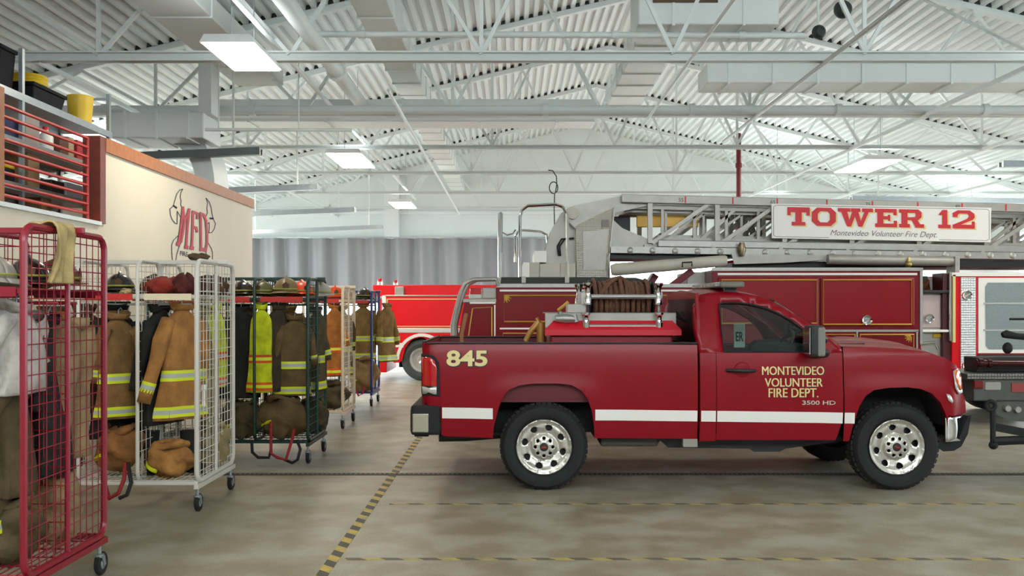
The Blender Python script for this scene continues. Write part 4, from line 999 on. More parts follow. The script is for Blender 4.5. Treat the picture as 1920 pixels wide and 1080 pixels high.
# ladder: outer section, nested sections
def ltop(x): return 367 + (x - 1170) * .0245
def lbot(x): return 452 + (x - 1150) * .0165
LX0, LX1 = 1170, 2250
def lad(px, py, d): return Vector((tx(px), TYN + d, tz(py)))
for d in (.35, 1.55):
    near = d < 1
    b = MB(); b.beam(lad(LX0, ltop(LX0), d), lad(LX1, ltop(LX1), d), .1, .125); b.build('ladder_top_rail', M_steel, tt, bevel=.01)
    b = MB(); b.beam(lad(1240, lbot(1240), d), lad(LX1, lbot(LX1), d), .09, .105); b.build('ladder_bottom_rail', M_alu, tt, bevel=.012)
    b = MB()
    for k in range(9):
        x = 1225 + k * 129; b.beam(lad(x, ltop(x), d), lad(x, lbot(x), d), .07, .07)
        b.beam(lad(x + 4, lbot(x), d), lad(x + 122, ltop(x + 122), d), .055, .055)
        if near: b.beam(lad(x - 8, lbot(x) + 3, d), lad(x - 8, lbot(x) + 11, d), .1, .06)
    b.build('ladder_truss', M_steel, tt)
    b = MB(); b.prism([(tx(x), tz(y)) for x, y in ((1150, 461), (1380, 464), (1640, 469), (LX1, 477), (LX1, 489), (1850, 482), (1620, 479), (1380, 474), (1150, 471))], TYN + d - .08, TYN + d + .02); bp = b.build('base_rail', M_alu, tt, bevel=.008)
    if near:
        for k in range(20):
            x = 1186 + k * 43; b = MB(); b.lathe([(.001, -.012), (.035, -.011), (.05, 0)], lad(x, 467 + (x - 1150) * .0135, d - .08), (0, 1, 0), 14); b.build('rail_boss', M_alu, bp)
for di, (d, per_, tdy, bdy, w) in enumerate(((.5, 62, 13, -2, .045), (.62, 74, 18, -8, .035), (1.3, 66, 14, -3, .045), (1.42, 80, 18, -8, .035))):
    b = MB(); b.beam(lad(1180, ltop(1180) + tdy, d), lad(LX1, ltop(LX1) + tdy, d), .05, .07); b.beam(lad(1245, lbot(1245) + bdy - 6, d), lad(LX1, lbot(LX1) + bdy - 6, d), .05, .08)
    x = 1252 + di * 9
    while x < LX1 - 100:
        b.beam(lad(x, ltop(x) + tdy, d), lad(x, lbot(x) + bdy, d), w, w); b.beam(lad(x + 3, lbot(x) + bdy, d), lad(x + 80, ltop(x + 80) + tdy, d), w, w); x += per_
    b.build('inner_ladder', M_steel, tt)
b = MB(); k = 1200
while k < LX1: b.tube([lad(k, lbot(k) - 3, .36), lad(k, lbot(k) - 3, 1.54)], .02, 6); k += 34
b.build('ladder_rungs', M_alu, tt)
b = MB(); b.prism([(tx(x), tz(y)) for x, y in ((1150, 405), (1172, 425), (1225, 447), (1240, 458), (1150, 470))], TYN + .38, TYN + .5); b.build('ladder_foot', M_steel, tt, bevel=.01)
b = MB(); b.prism([(tx(x), tz(y)) for x, y in ((1380, 475), (1620, 479), (1600, 482), (1480, 490), (1385, 493))], TYN + .25, TYN + 1.6); b.build('gusset_plate', M_steel, tt, bevel=.008)
b = MB(); b.box(tx(1150), tx(1385), TYN + .42, TYN + 1.5, tz(482), tz(470)); b.box(tx(1385), tx(2180), TYN + .42, TYN + 1.5, tz(499), tz(488)); b.build('under_channel', M_dark, tt)
b = MB(); b.tube([lad(1560, 485, .2), lad(1800, 489, .2)], .075, 14); b.build('slide_tube', M_steel, tt); body('tube_clamp', 1797, 1806, 480, 512, M_steel, .1, .4)
b = MB(); c = lad(1397, 466, .2); b.ball(c, .065, .05, .075); b.lathe([(.04, -.1), (.055, 0), (.04, .1)], c, (0, 0, 1), 14); b.build('outrigger_knob', mat('bronze', (120, 106, 84), .3, metal=.8), tt)
# lift cylinder
b = MB(); b.tube([lad(1150, 505, .3), lad(1158, 504, .3), lad(1368, 487, .3), lad(1371, 487, .3)], [.075, .095, .085, .07], 18); lc = b.build('lift_cylinder', M_beige, tt)
b = MB(); b.tube([lad(1370, 487, .3), lad(1392, 484, .3)], .045, 12); b.build('cylinder_rod', M_chrome, lc)
b = MB(); b.tube([lad(1284, 500, .19), lad(1284, 491, .19), lad(1302, 490, .19), lad(1302, 498, .19)], .012, 6); b.build('cylinder_bracket', M_dark, lc)
b = MB(); b.beam(lad(1270, 535, .5), lad(1310, 505, .5), .1, .1); b.build('ladder_cradle', M_maroon, tt); b = MB(); b.beam(lad(1230, 535, .9), lad(1245, 512, .9), .3, .1); b.build('ladder_cradle', M_maroon, tt)
body('cradle_box', 1300, 1336, 508, 534, M_steel, .5, 1.4)
# gear lying in the ladder
body('yellow_board', 1208, 1331, 393, 417, M_gold, .85, .9); body('black_box', 1158, 1196, 395, 425, M_dark, .9, 1.2)
b = MB(); q = random.Random(5)
for k in range(9):
    x = 1398 + q.uniform(0, 50); b.tube([lad(x, 378, .8), lad(x + q.uniform(-8, 8), 405, .75), lad(x + q.uniform(-10, 10), 430, .8), lad(x + q.uniform(-4, 4), 452, .8)], .028, 7)
b.build('hanging_hose', mat('hose_grey', (120, 116, 106), .8, var=.2), tt)
for x, s in ((1292, '55'), (1383, ''), (1468, '65'), (1563, ''), (1650, '75'), (1737, ''), (1822, '80'), (1906, '')):
    b = MB(); b.box(tx(x - 1.3), tx(x + 1.3), TYN + .295, TYN + .3, tz(ltop(x) + 6), tz(ltop(x) - 6)); mk = b.build('length_mark', M_signred, tt)
    if s: V, T = text2d(s, x - 13, x - 4, -ltop(x) - 4, -ltop(x) + 3); b = MB(); b.add([(tx(v[0]), TYN + .297, tz(-v[1])) for v in V], T); b.build('length_number', M_ink, mk)
# TOWER 12 sign
sg = MB(); sgp = [(1456, 378), (1876, 386), (1875, 452), (1457, 444)]
DS = .27
sg.prism([(tx(x), tz(y)) for x, y in sgp], TYN + DS, TYN + DS + .03); sgo = sg.build('sign_board', M_sign, tt)
def onsign(u, v, e=.003): 
    """u 0..420 along the board, v 0..66 down from its top."""
    return Vector((tx(1456 + u), TYN + DS - e, tz(378 + v + u * 8 / 420)))
b = MB(); fr = [(4, 5), (8, 3), (412, 3), (416, 6), (416, 60), (412, 63)]
for p, q in (((8, 3), (412, 3)), ((412, 3), (416, 6)), ((416, 6), (416, 60)), ((416, 60), (411, 63)), ((411, 63), (320, 63)), ((110, 63), (8, 63)), ((8, 63), (4, 60)), ((4, 60), (4, 6)), ((4, 6), (8, 3))):
    p, q = Vector(p), Vector(q); n = Vector((-(q - p).y, (q - p).x)).normalized() * .45
    b.add([onsign(*(a)) for a in (p - n, q - n, q + n, p + n)], [(0, 1, 2, 3)])
b.build('pinstripe', M_grey_t, sgo)
GL = {'T': (1.12, [[(0, .72), (0, 1), (1.12, 1), (1.12, .72)], [(0, .55), (0, .8), (.17, .8), (.17, .55)], [(.95, .55), (.95, .8), (1.12, .8), (1.12, .55)], [(.4, 0), (.4, .9), (.72, .9), (.72, 0)], [(.22, 0), (.22, .2), (.9, .2), (.9, 0)]]),
      'O': (1.2, [[(0, .25), (0, .75), (.3, .65), (.3, .35)], [(0, .75), (.25, 1), (.42, .8), (.3, .65)], [(.25, 1), (.95, 1), (.78, .8), (.42, .8)], [(.95, 1), (1.2, .75), (.9, .65), (.78, .8)], [(1.2, .75), (1.2, .25), (.9, .35), (.9, .65)], [(1.2, .25), (.95, 0), (.78, .2), (.9, .35)], [(.95, 0), (.25, 0), (.42, .2), (.78, .2)], [(.25, 0), (0, .25), (.3, .35), (.42, .2)]]),
      'W': (1.75, [[(0, .8), (0, 1), (.62, 1), (.62, .8)], [(.64, .8), (.64, 1), (1.12, 1), (1.12, .8)], [(1.2, .8), (1.2, 1), (1.75, 1), (1.75, .8)], [(.12, .9), (.44, .9), (.66, 0), (.46, 0)], [(.46, 0), (.66, 0), (.98, .9), (.74, .9)], [(.74, .9), (1.0, .9), (1.22, 0), (1.02, 0)], [(1.02, 0), (1.22, 0), (1.58, .9), (1.36, .9)]]),
      'E': (1.1, [[(.12, 0), (.12, 1), (.42, 1), (.42, 0)], [(0, 0), (0, .2), (1.1, .2), (1.1, 0)], [(0, .8), (0, 1), (1.08, 1), (1.08, .8)], [(.93, 0), (.93, .36), (1.1, .36), (1.1, 0)], [(.91, .66), (.91, 1), (1.08, 1), (1.08, .66)], [(.4, .42), (.4, .6), (.76, .6), (.76, .42)], [(.64, .34), (.64, .68), (.76, .68), (.76, .34)]]),
      'R': (1.25, [[(.12, 0), (.12, 1), (.42, 1), (.42, 0)], [(0, 0), (0, .2), (.54, .2), (.54, 0)], [(0, .8), (0, 1), (.95, 1), (.85, .8)], [(.95, 1), (1.12, .86), (.82, .7), (.8, .8)], [(1.12, .86), (1.12, .58), (.82, .64), (.82, .74)], [(1.12, .58), (.95, .4), (.8, .56), (.82, .66)], [(.98, .42), (.4, .4), (.4, .56), (.82, .58)], [(.6, .45), (.9, .45), (1.12, .08), (.84, .0)], [(.78, 0), (.86, .2), (1.25, .2), (1.25, 0)]]),
      '1': (.62, [[(.2, 0), (.2, 1), (.46, 1), (.46, 0)], [(0, 0), (0, .2), (.62, .2), (.62, 0)], [(0, .72), (.2, 1), (.3, .9), (.2, .72)]]),
      '2': (1.1, [[(0, 0), (0, .22), (1.1, .22), (1.1, 0)], [(.95, .1), (.95, .4), (1.1, .4), (1.1, .1)], [(0, .2), (.38, .2), (1.02, .5), (.72, .54)], [(1.02, .5), (1.1, .62), (.8, .66), (.7, .52)], [(1.1, .62), (1.08, .82), (.78, .76), (.8, .66)], [(1.08, .82), (.85, 1), (.72, .82), (.8, .72)], [(.85, 1), (.25, 1), (.36, .82), (.74, .82)], [(.25, 1), (0, .85), (0, .62), (.24, .62), (.26, .76), (.38, .84)]])}
def word(mb, s, u0, u1, v0, v1, du, dv, e, mi):
    ws = [GL[c][0] if c != ' ' else .5 for c in s]; gap = .1; tot = sum(ws) + gap * (len(s) - 1); k = (u1 - u0) / tot; u = u0
    for c, w in zip(s, ws):
        if c != ' ':
            V, T = union2d(GL[c][1]); mb.add([onsign(u + p[0] * k + du, v1 - p[1] * (v1 - v0) + dv, e) for p in V], T, mi)
        u += (w + gap) * k
b = MB(); word(b, 'TOWER 12', 31, 389, 6, 41, 2.2, 2.2, .004, 0); word(b, 'TOWER 12', 30, 388, 6, 41, 0, 0, .007, 1); b.build('sign_lettering', [M_gold_l, M_signred], sgo)
V, T = text2d('Montevideo Volunteer Fire Dept.', 112, 316, -62, -48, -.004, .35); b = MB(); b.add([onsign(v[0], -v[1], .005) for v in V], T); b.build('sign_script', M_grey_t, sgo)
# truck wheels
for x in (1130, 1215, 2000):
    for d in (.05, TW - .35):
        b = MB(); b.lathe([(.28, .02), (.4, -.02), (.5, .02), (.52, .08), (.52, .24), (.5, .3), (.28, .28)], (tx(x), TYN + d, .52), (0, 1, 0), 36, close=True); w = b.build('wheel', M_tyre, tt); b = MB(); b.lathe([(.001, .06), (.2, .06), (.28, .03)], (tx(x), TYN + d, .52), (0, 1, 0), 24); b.build('hub', M_alu, w)
# wire antenna with a loop, tail of the truck's cable
b = MB(); Ya = TYN + .9
b.tube([W(1040, 430, Ya), W(1039, 390, Ya), W(1040, 362, Ya)] + [W(1038 + 8 * math.cos(a), 352 + 11 * math.sin(a), Ya) for a in [math.pi / 2 + k * .42 for k in range(15)]] + [W(1044, 345, Ya), W(1043, 330, Ya), W(1036, 320, Ya), W(1028, 319, Ya)], .009, 6); b.tube([W(1040, 430, Ya), W(1046, 519, Ya)], .009, 6); b.build('whip_cable', M_dark, tt)
# gear stacked on top between the bodies
b = MB(); q = random.Random(2)
for k in range(6): b.tube([(tx(1732 + q.uniform(0, 24)), TYN + .4, tz(545)), (tx(1733 + k * 5), TYN + .3, tz(528 + q.uniform(-4, 6))), (tx(1738 + k * 5), TYN + .4, tz(540))], .03, 7)
b.build('gear_straps', mat('strap_brown', (110, 66, 36), .7), tt)
for x0, x1, y0, col in ((1738, 1744, 500, (190, 40, 30)), (1744, 1756, 524, (160, 30, 28)), (1760, 1768, 516, (90, 90, 84))):
    body('stowed_gear', x0, x1, y0, 545, mat('gear_%d' % x0, col, .6), .5, .9)
b = MB(); b.tube([(tx(1709), TYN + .1, tz(508)), (tx(1709), TYN + .1, tz(482))], .02, 8); b.ball((tx(1709), TYN + .1, tz(495)), .05, .05, .05); b.build('valve_post', mat('brass', (170, 150, 90), .35, metal=.8), tt)

# ---------------------------------------------------------------- the red engine behind
EY = 22.5
def ex(p): return XX(p, EY)
def ez(p): return ZZ(p, EY)
en = thing('fire_engine', 'bright red fire engine with white stripe standing before the grey curtain', 'fire engine', (ex(900), EY + 1.2, 0))
def eb(name, x0, x1, y0, y1, m, d0=0.0, d1=2.4, bev=.015, parent=en):
    b = MB(); b.box(ex(x0), ex(x1), EY + d0, EY + d1, ez(y1), ez(y0)); return b.build(name, m, parent, bevel=bev)
eb('upper_body', 697, 1250, 534, 556, M_engine, .15); eb('body', 718, 1250, 555, 620, M_engine); eb('corner_post', 716, 724, 554, 622, M_sign, -.01, .1)
eb('side_rail', 722, 1250, 615, 624, mat('rail_silver', (216, 212, 208), .35, metal=.3), -.04, .05); eb('top_line', 722, 1250, 553, 556, M_alu, -.02, .05)
for y in (560, 611): eb('gold_line', 726, 1250, y, y + 1.6, M_gold_l, -.012, .01, 0)
eb('gold_line', 725, 727, 560, 612, M_gold_l, -.012, .01, 0)
V, T = cdt([(738, 622), (1250, 622), (1250, 690), (828, 690), (824, 660), (812, 640), (790, 632), (772, 637), (760, 652), (754, 676), (748, 680), (738, 680)])
b = MB(); b.add([(ex(v[0]), EY + .0, ez(v[1])) for v in V], T); b.build('lower_body', M_engine, en, solid=.05)
eb('white_stripe', 742, 757, 643, 651, M_sign, -.04, -.02, 0); eb('white_stripe', 826, 1250, 643, 651, M_sign, -.04, -.02, 0)
b = MB()
for k in range(15):
    a0, a1 = [math.radians(180 - 180 * (k + i) / 15) for i in (0, 1)]
    for a, c in ((a0, a1),): b.add([(ex(791) + r * math.cos(t), EY + e, ez(674) + r * 1.02 * math.sin(t)) for e in (-.05, .3) for t in (a, c) for r in (.53, .6)], [(0, 1, 3, 2), (4, 6, 7, 5), (0, 2, 6, 4), (1, 5, 7, 3)])
b.build('wheel_arch', M_sign, en)
b = MB(); b.box(ex(748), ex(834), EY + .3, EY + .5, ez(690), ez(630)); b.build('wheel_well', M_black, en)
for x in (791, 1150):
    for d in (.02, 2.05):
        b = MB(); b.lathe([(.28, .03), (.38, -.01), (.47, .02), (.49, .08), (.49, .24), (.47, .3), (.28, .28)], (ex(x), EY + d, .49), (0, 1, 0), 40, close=True); w = b.build('wheel', mat('tyre_grey', (66, 72, 72), .7), en)
        b = MB(); b.lathe([(.001, .08), (.1, .06), (.12, .1), (.24, .1), (.29, .02)], (ex(x), EY + d, .49), (0, 1, 0), 28); b.build('hub', M_clear, w)
eb('chassis', 745, 1250, 672, 690, M_dark, .3, 2.1)
eb('speaker_box', 740, 757, 537, 555, M_steel, .0, .2)
eb('side_step', 706, 722, 560, 700, M_engine, .3, 2.2)
for x, d, r in ((709, .3, .06), (733, .9, .05)):
    b = MB(); c = (ex(x), EY + d, ez(534)); b.lathe([(.001, 0), (r * 1.1, 0), (r * 1.1, r * 1.2), (r * .9, r * 1.25)], c, (0, 0, 1), 18); bc = b.build('beacon', M_clear, en)
    b = MB(); b.lathe([(r, r * 1.2), (r, r * 2.2), (r * .8, r * 2.7), (.001, r * 2.8)], c, (0, 0, 1), 18); b.build('beacon_lens', M_redlens, bc)

# ---------------------------------------------------------------- vehicle tail at the right edge
VY = 9.7
def vx(p): return XX(p, VY)
def vz(p): return ZZ(p, VY)
vt = thing('utility_truck', 'grey steel rear step with hitch at the frame edge before the pickup nose', 'utility truck', (vx(1990), VY + 1, 0))
def vb(name, x0, x1, y0, y1, m, d0=0.0, d1=2.0, bev=.012, parent=vt):
    b = MB(); b.box(vx(x0), vx(x1), VY + d0, VY + d1, vz(y1), vz(y0)); return b.build(name, m, parent, bevel=bev)
M_vt = treadplate('step_tread', (112, 110, 104), 34)
vb('rear_step', 1812, 2250, 700, 712, M_vt, -.02, .7); vb('step_face', 1826, 2250, 712, 752, mat('tail_grey', (92, 92, 86), .5, metal=.3, var=.2), .0, .6)
V, T = cdt([(1856, 752), (2250, 752), (2250, 806), (1900, 790), (1862, 775)]); b = MB(); b.add([(vx(v[0]), VY + .05, vz(v[1])) for v in V], T); b.build('skirt', MATS['tail_grey'], vt, solid=.04)
m = vb('marker_lamp', 1824, 1842, 714, 728, mat('dull_red', (120, 20, 24), .3), -.04, .04); vb('plate', 1846, 1876, 716, 732, M_steel, -.015, .02); vb('red_decal', 1896, 1930, 718, 735, mat('decal_red', (150, 60, 54), .5), -.012, .02, 0)
b = MB(); c = Vector((vx(1853), VY - .05, vz(760))); b.tube([c + Vector((.045 * math.cos(k * .5236), 0, .045 * math.sin(k * .5236))) for k in range(12)], .022, 8, closed=True); b.build('tow_ring', M_black, vt)
for x in (1889, 1908): b = MB(); b.lathe([(.001, -.02), (.03, -.02), (.035, .02)], (vx(x), VY - .0, vz(766 + (x - 1889) * .1)), (0, 1, 0), 14); b.build('socket', M_steel, vt)
b = MB(); b.tube([(vx(1857), VY - .05, vz(768)), (vx(1857), VY - .05, vz(838))], .028, 8); b.tube([(vx(1856), VY - .05, vz(826)), (vx(1950), VY - .05, vz(822))], .045, 8); b.ball((vx(1858), VY - .05, vz(833)), .045, .045, .045); b.beam((vx(1862), VY, vz(800)), (vx(1960), VY, vz(818)), .06, .08); b.build('hitch', M_black, vt)
vb('deck_frame', 1850, 2250, 672, 700, mat('deck_dark', (44, 34, 32), .6), .2, .5)  # deck frame in one even dark brown
b = MB(); b.tube([(vx(1834), VY + .05, vz(681)), (vx(1870), VY + .05, vz(682)), (vx(1990), VY + .05, vz(683))], [.04, .03, .03], 10); b.tube([(vx(1838), VY + .05, vz(681)), (vx(1846), VY + .05, vz(681))], .05, 10); b.tube([(vx(1856), VY + .05, vz(682)), (vx(1862), VY + .05, vz(682))], .045, 10); b.build('nozzle_pipe', mat('dark_red_pipe', (70, 22, 26), .25, metal=.4), vt)
b = MB(); b.tube([(vx(1908), VY + .3, vz(630)), (vx(1915), VY + .3, vz(628)), (vx(1934), VY + .3, vz(632)), (vx(1990), VY + .3, vz(636))], [.03, .045, .035, .035], 10); b.tube([(vx(1922), VY + .3, vz(599)), (vx(1990), VY + .3, vz(599))], .012, 8); b.tube([(vx(1990), VY + .3, vz(700)), (vx(1990), VY + .3, vz(588))], .04, 8); b.ball((vx(1918), VY + .3, vz(655)), .05, .05, .06); b.build('deck_monitor', M_black, vt)
for x in (2150,):
    for d in (.02, .35):
        b = MB(); b.lathe([(.22, .02), (.38, .0), (.42, .06), (.42, .2), (.38, .26), (.22, .24)], (vx(x), VY + d, .42), (0, 1, 0), 32, close=True); w = b.build('wheel', M_tyre, vt); b = MB(); b.lathe([(.001, .06), (.22, .03)], (vx(x), VY + d, .42), (0, 1, 0), 24); b.build('hub', M_alu, w)
# ---------------------------------------------------------------- gear racks
def loop_yz(x, y0, y1, z0, z1, r=.09, n=6):
    c = []
    for cy, cz, a in ((y1 - r, z1 - r, 0), (y0 + r, z1 - r, 90), (y0 + r, z0 + r, 180), (y1 - r, z0 + r, 270)):
        c += [(x, cy + r * math.cos(math.radians(a + 90 * i / n)), cz + r * math.sin(math.radians(a + 90 * i / n))) for i in range(n + 1)]
    return c
def rack(name, X1, Y0, Y1, zt, cw, nc, m, mtube, lip, label, midm=None):
    t = thing('gear_rack', label, 'rack', (X1 - cw * nc / 2, (Y0 + Y1) / 2, 0), 'rolling wire gear racks')
    ym = (Y0 + Y1) / 2; zb = .26; X0 = X1 - cw * nc; rt = .021
    for k in range(nc + 1):
        x = X1 - k * cw; fr = bpy.data.objects.new('end_frame' if k in (0, nc) else 'partition_frame', None); COL.objects.link(fr); fr.parent = t
        for lo, hi in (((Y0, ym - .03), (ym + .03, Y1)) if k not in (0, nc) else ((Y0, Y1),)):
            MB().tube(loop_yz(x, lo, hi, zb, zt), rt if k in (0, nc) else rt * .8, 8, closed=True).build('tube_frame', mtube, fr)
        if k in (0, nc): MB().tube([(x, ym, zb), (x, ym, zt)], rt * .8, 8).build('middle_post', mtube, fr)
        b = MB(); w = .0034; ny = 12 if k in (0, nc) else 11
        for i in range(1, ny): y = Y0 + (Y1 - Y0) * i / ny; b.tube([(x, y, zb), (x, y, zt)], w, 4, cap=False)
        z = zb + .08
        while z < zt - .03: b.tube([(x, Y0, z), (x, Y1, z)], w, 4, cap=False); z += .085
        b.build('wire_mesh', m, fr)
    b = MB(); bm = m
    for i in range(1, nc * 7): b.tube([(X0 + (X1 - X0) * i / (nc * 7), ym, zb), (X0 + (X1 - X0) * i / (nc * 7), ym, zt)], .0034, 4, cap=False)
    z = zb + .08
    while z < zt: b.tube([(X0, ym, z), (X1, ym, z)], .0034, 4, cap=False); z += .11
    b.build('back_mesh', bm, t)
    b = MB(); b.box(X0 - .02, X1 + .1, ym - .018, ym + .018, zt - .01, zt + .028); b.build('top_bar', midm or mtube, t, bevel=.006)
    b = MB()
    for yy in (Y0 + .03, ym, Y1 - .03): b.box(X0, X1, yy - .008, yy + .008, 1.81, 1.84)
    for i in range(nc * 6 + 1): x = X0 + (X1 - X0) * i / (nc * 6); b.tube([(x, Y0 + .03, 1.838), (x, Y1 - .03, 1.838)], .004, 4)
    b.build('shelf', m, t)
    for k in range(nc):
        x = X1 - (k + .5) * cw; b = MB(); b.box(x - cw * .4, x + cw * .4, Y0 + .012, Y0 + .02, 1.795, 1.85); b.build('name_plate', lip[k % len(lip)], t); b = MB(); b.box(x - cw * .4, x + cw * .4, Y1 - .02, Y1 - .012, 1.795, 1.85); b.build('name_plate', lip[k % len(lip)], t)
    b = MB(); b.tube([(X0, ym - .12, 1.76), (X1, ym - .12, 1.76)], .01, 6); b.tube([(X0, ym + .12, 1.76), (X1, ym + .12, 1.76)], .01, 6); b.build('hook_rail', mtube, t)
    b = MB()
    for i in range(nc * 10 + 1): x = X0 + (X1 - X0) * i / (nc * 10); b.tube([(x, Y0 + .02, zb + .012), (x, Y1 - .02, zb + .012)], .004, 4)
    for i in range(6): y = Y0 + .03 + (Y1 - Y0 - .06) * i / 5; b.tube([(X0, y, zb + .005), (X1, y, zb + .005)], .005, 4)
    b.build('floor_mesh', m, t)
    b = MB()
    for x in (X0, X1): b.box(x - .02, x + .02, Y0 - .02, Y1 + .02, zb - .06, zb - .02)
    for y in (Y0 + .03, Y1 - .03): b.box(X0, X1, y - .015, y + .015, zb - .03, zb)
    b.build('base_frame', mtube, t, bevel=.004)
    for x in (X0 + .01, X1 - .01):
        for y in (Y0 + .05, Y1 - .05):
            cs = bpy.data.objects.new('caster', None); COL.objects.link(cs); cs.parent = t; cs.location = Vector((x, y, 0)) - Vector(t.location)
            b = MB(); b.lathe([(.014, .2), (.014, .145), (.03, .14), (.03, .12), (.001, .12)], (x, y, 0), (0, 0, 1), 12)
            for s in (-.026, .026): b.prism_x([(y - .02, .13), (y + .02, .13), (y + .04, .066), (y + .015, .056)], x + s - .003, x + s + .003)
            b.build('fork', M_galv, cs)
            b = MB(); b.lathe([(.04, -.018), (.068, -.018), (.075, -.011), (.075, .011), (.068, .018), (.04, .018)], (x, y + .025, .075), (1, 0, 0), 22, close=True); w = b.build('wheel', M_black, cs)
            b = MB(); b.lathe([(.001, -.022), (.03, -.02), (.044, -.012), (.044, .012), (.03, .02), (.001, .022)], (x, y + .025, .075), (1, 0, 0), 16); b.build('hub', M_galv, w)
    return t
M_rr = mat('rack_red', (136, 10, 38), .35, coat=.15); M_rw = mat('rack_white', (206, 202, 192), .4); M_rg = mat('rack_green', (12, 52, 44), .4); M_rc = mat('rack_cream', (226, 206, 178), .4); M_rb = mat('rack_blue', (34, 48, 104), .4)
M_plate = mat('plate_red', (196, 36, 30), .5); M_platew = mat('plate_white', (222, 208, 176), .5)
rack('red', -2.66, 5.23, 6.26, 2.185, .5, 3, M_rr, M_rr, [M_rr], 'red wire gear rack at the frame edge with a tan cloth over its rail')
rack('white', -2.66, 8.1, 9.15, 2.13, .5, 3, M_rw, M_rw, [M_platew, M_plate], 'white wire gear rack standing between the red rack and the green rack')
rack('green', -2.25, 10.58, 11.56, 2.05, .59, 3, M_rg, M_rg, [M_plate], 'dark green wire gear rack holding the yellow safety vest')
rack('cream', -2.4, 13.6, 14.6, 2.02, .56, 3, M_rc, M_rc, [M_plate], 'cream wire gear rack standing behind the green rack')
rack('blue', -2.44, 16.66, 17.6, 2.0, .56, 3, M_rb, M_rb, [M_plate], 'blue wire gear rack farthest back beside the red engine')

# ---- garments
CLOTH = {}
def cloth(k, rgb):
    if k not in CLOTH: CLOTH[k] = mat('cloth_' + k, rgb, .9, var=.45, scale=7, bump=.9, bscale=16)
    return CLOTH[k]
TAN = cloth('tan', (176, 122, 62)); OLIVE = cloth('olive', (88, 74, 46)); DARK = cloth('black', (32, 31, 29)); KHAKI = cloth('khaki', (158, 140, 100)); PALE = cloth('white', (206, 200, 192)); BROWN = cloth('brown', (90, 62, 40)); RUST = cloth('rust', (158, 48, 34)); HIVIS = cloth('hivis', (216, 226, 24)); ORANGE = cloth('orange', (240, 96, 36)); SAND = cloth('sand', (196, 172, 118))
def rot(yaw):
    c, s = math.cos(yaw), math.sin(yaw); return lambda x, y, z, p: Vector((p[0] + x * c - y * s, p[1] + x * s + y * c, p[2] + z))
BW = [(0, .07), (.05, .085), (.1, .17), (.16, .225), (.3, .235), (.6, .245), (1, .28)]
BD = [(0, .055), (.1, .07), (.2, .1), (.6, .12), (1, .14)]
def coat(label, pos, m, yaw=0.0, L=.85, k=1.0, seed=0, bands=True, sleeves=True, bandm=None, name='turnout_coat', cat='coat', group='hanging turnout gear', sl=.62, splay=.1, splay_r=None):
    q = random.Random(seed); t = thing(name, label, cat, pos, group); P = rot(yaw); ph = [q.uniform(0, 6) for _ in range(4)]
    def surf(v, a, out=0.0):
        w = lerp_poly(BW, v) * k + out; d = lerp_poly(BD, v) * k + out
        f = 1 + .13 * v * math.sin(3 * a + ph[0] + 1.5 * v) + .08 * v * math.sin(7 * a + ph[1] + 2 * v) + .03 * math.sin(9 * v + 2 * a + ph[2])
        return P(w * f * math.copysign(abs(math.cos(a)) ** .8, math.cos(a)), d * f * math.sin(a) + .02 * math.sin(5 * v + ph[3]), -v * L, pos)
    MB().grid(lambda u, v: surf(v, 2 * math.pi * u), 32, 20).build('body', m, t, solid=.006)
    def collar(u, v):
        a = 2 * math.pi * u; k2 = k * (.085 + .03 * v + .012 * math.cos(3 * a + ph[0])); return P(k2 * 1.25 * math.cos(a), k2 * .9 * math.sin(a), -.03 + .075 * v - .03 * v * max(0, -math.sin(a)), pos)
    MB().grid(collar, 24, 3).build('collar', m, t, solid=.008)
    bm = bandm or (M_lime, M_silver)
    def band(fn, name='reflective_band'):
        b = MB(); b.grid(lambda u, v: fn(u, v * .3), 28, 1, 0); b.grid(lambda u, v: fn(u, .3 + v * .4), 28, 1, 1); b.grid(lambda u, v: fn(u, .7 + v * .3), 28, 1, 0); b.build(name, list(bm), t)
    if bands:
        for v0 in (.56, .88): band(lambda u, v, v0=v0: surf(v0 + v * .095, 2 * math.pi * u, .007))
    if sleeves:
        for s in (-1, 1):
            sp_ = (splay if s < 0 or splay_r is None else splay_r) + q.uniform(-.03, .06); pts = []; rr = []
            for i in range(9):
                f = i / 8; pts.append(P(s * (.17 + .06 * min(1, f * 4) + sp_ * f) * k, .03 * math.sin(4 * f + ph[1]), -.12 * L - f * sl * L / .85 * k, pos)); rr.append((.08 - .018 * f + .006 * math.sin(9 * f + ph[2])) * k)
            MB().tube(pts, rr, 14, cap=False).build('sleeve', m, t, solid=.005)
            if bands:
                a, c = pts[6], pts[7]; b = MB()
                for j, (f0, f1) in enumerate(((0, .3), (.3, .7), (.7, 1))): b.tube([a.lerp(c, f0), a.lerp(c, f1)], rr[6] * 1.1, 14, mi=(0, 1, 0)[j], cap=False)
                b.build('sleeve_band', list(bm), t)
    b = MB(); b.tube([P(0, 0, .0, pos), P(0, 0, .05, pos), P(.02, 0, .07, pos), P(.035, 0, .05, pos)], .005, 6); b.build('hanger_hook', M_galv, t)
    return t
def trousers(label, pos, m, L=.85, seed=0, yaw=0.0):
    q = random.Random(seed); t = thing('hanging_trousers', label, 'trousers', pos, 'hanging turnout gear'); P = rot(yaw)
    for s in (-1, 1):
        ph = q.uniform(0, 6); pts = [P(s * (.07 + .02 * f), .025 * math.sin(5 * f + ph), -f * L, pos) for f in [i / 9 for i in range(10)]]
        MB().tube(pts, [.1 - .02 * i / 9 + .008 * math.sin(i * 1.7 + ph) for i in range(10)], 14, cap=False).build('leg', m, t, solid=.006)
    b = MB(); b.lathe([(.12, -.02), (.125, .05)], pos, (0, 0, 1), 20); b.build('waistband', m, t, solid=.008)
    return t
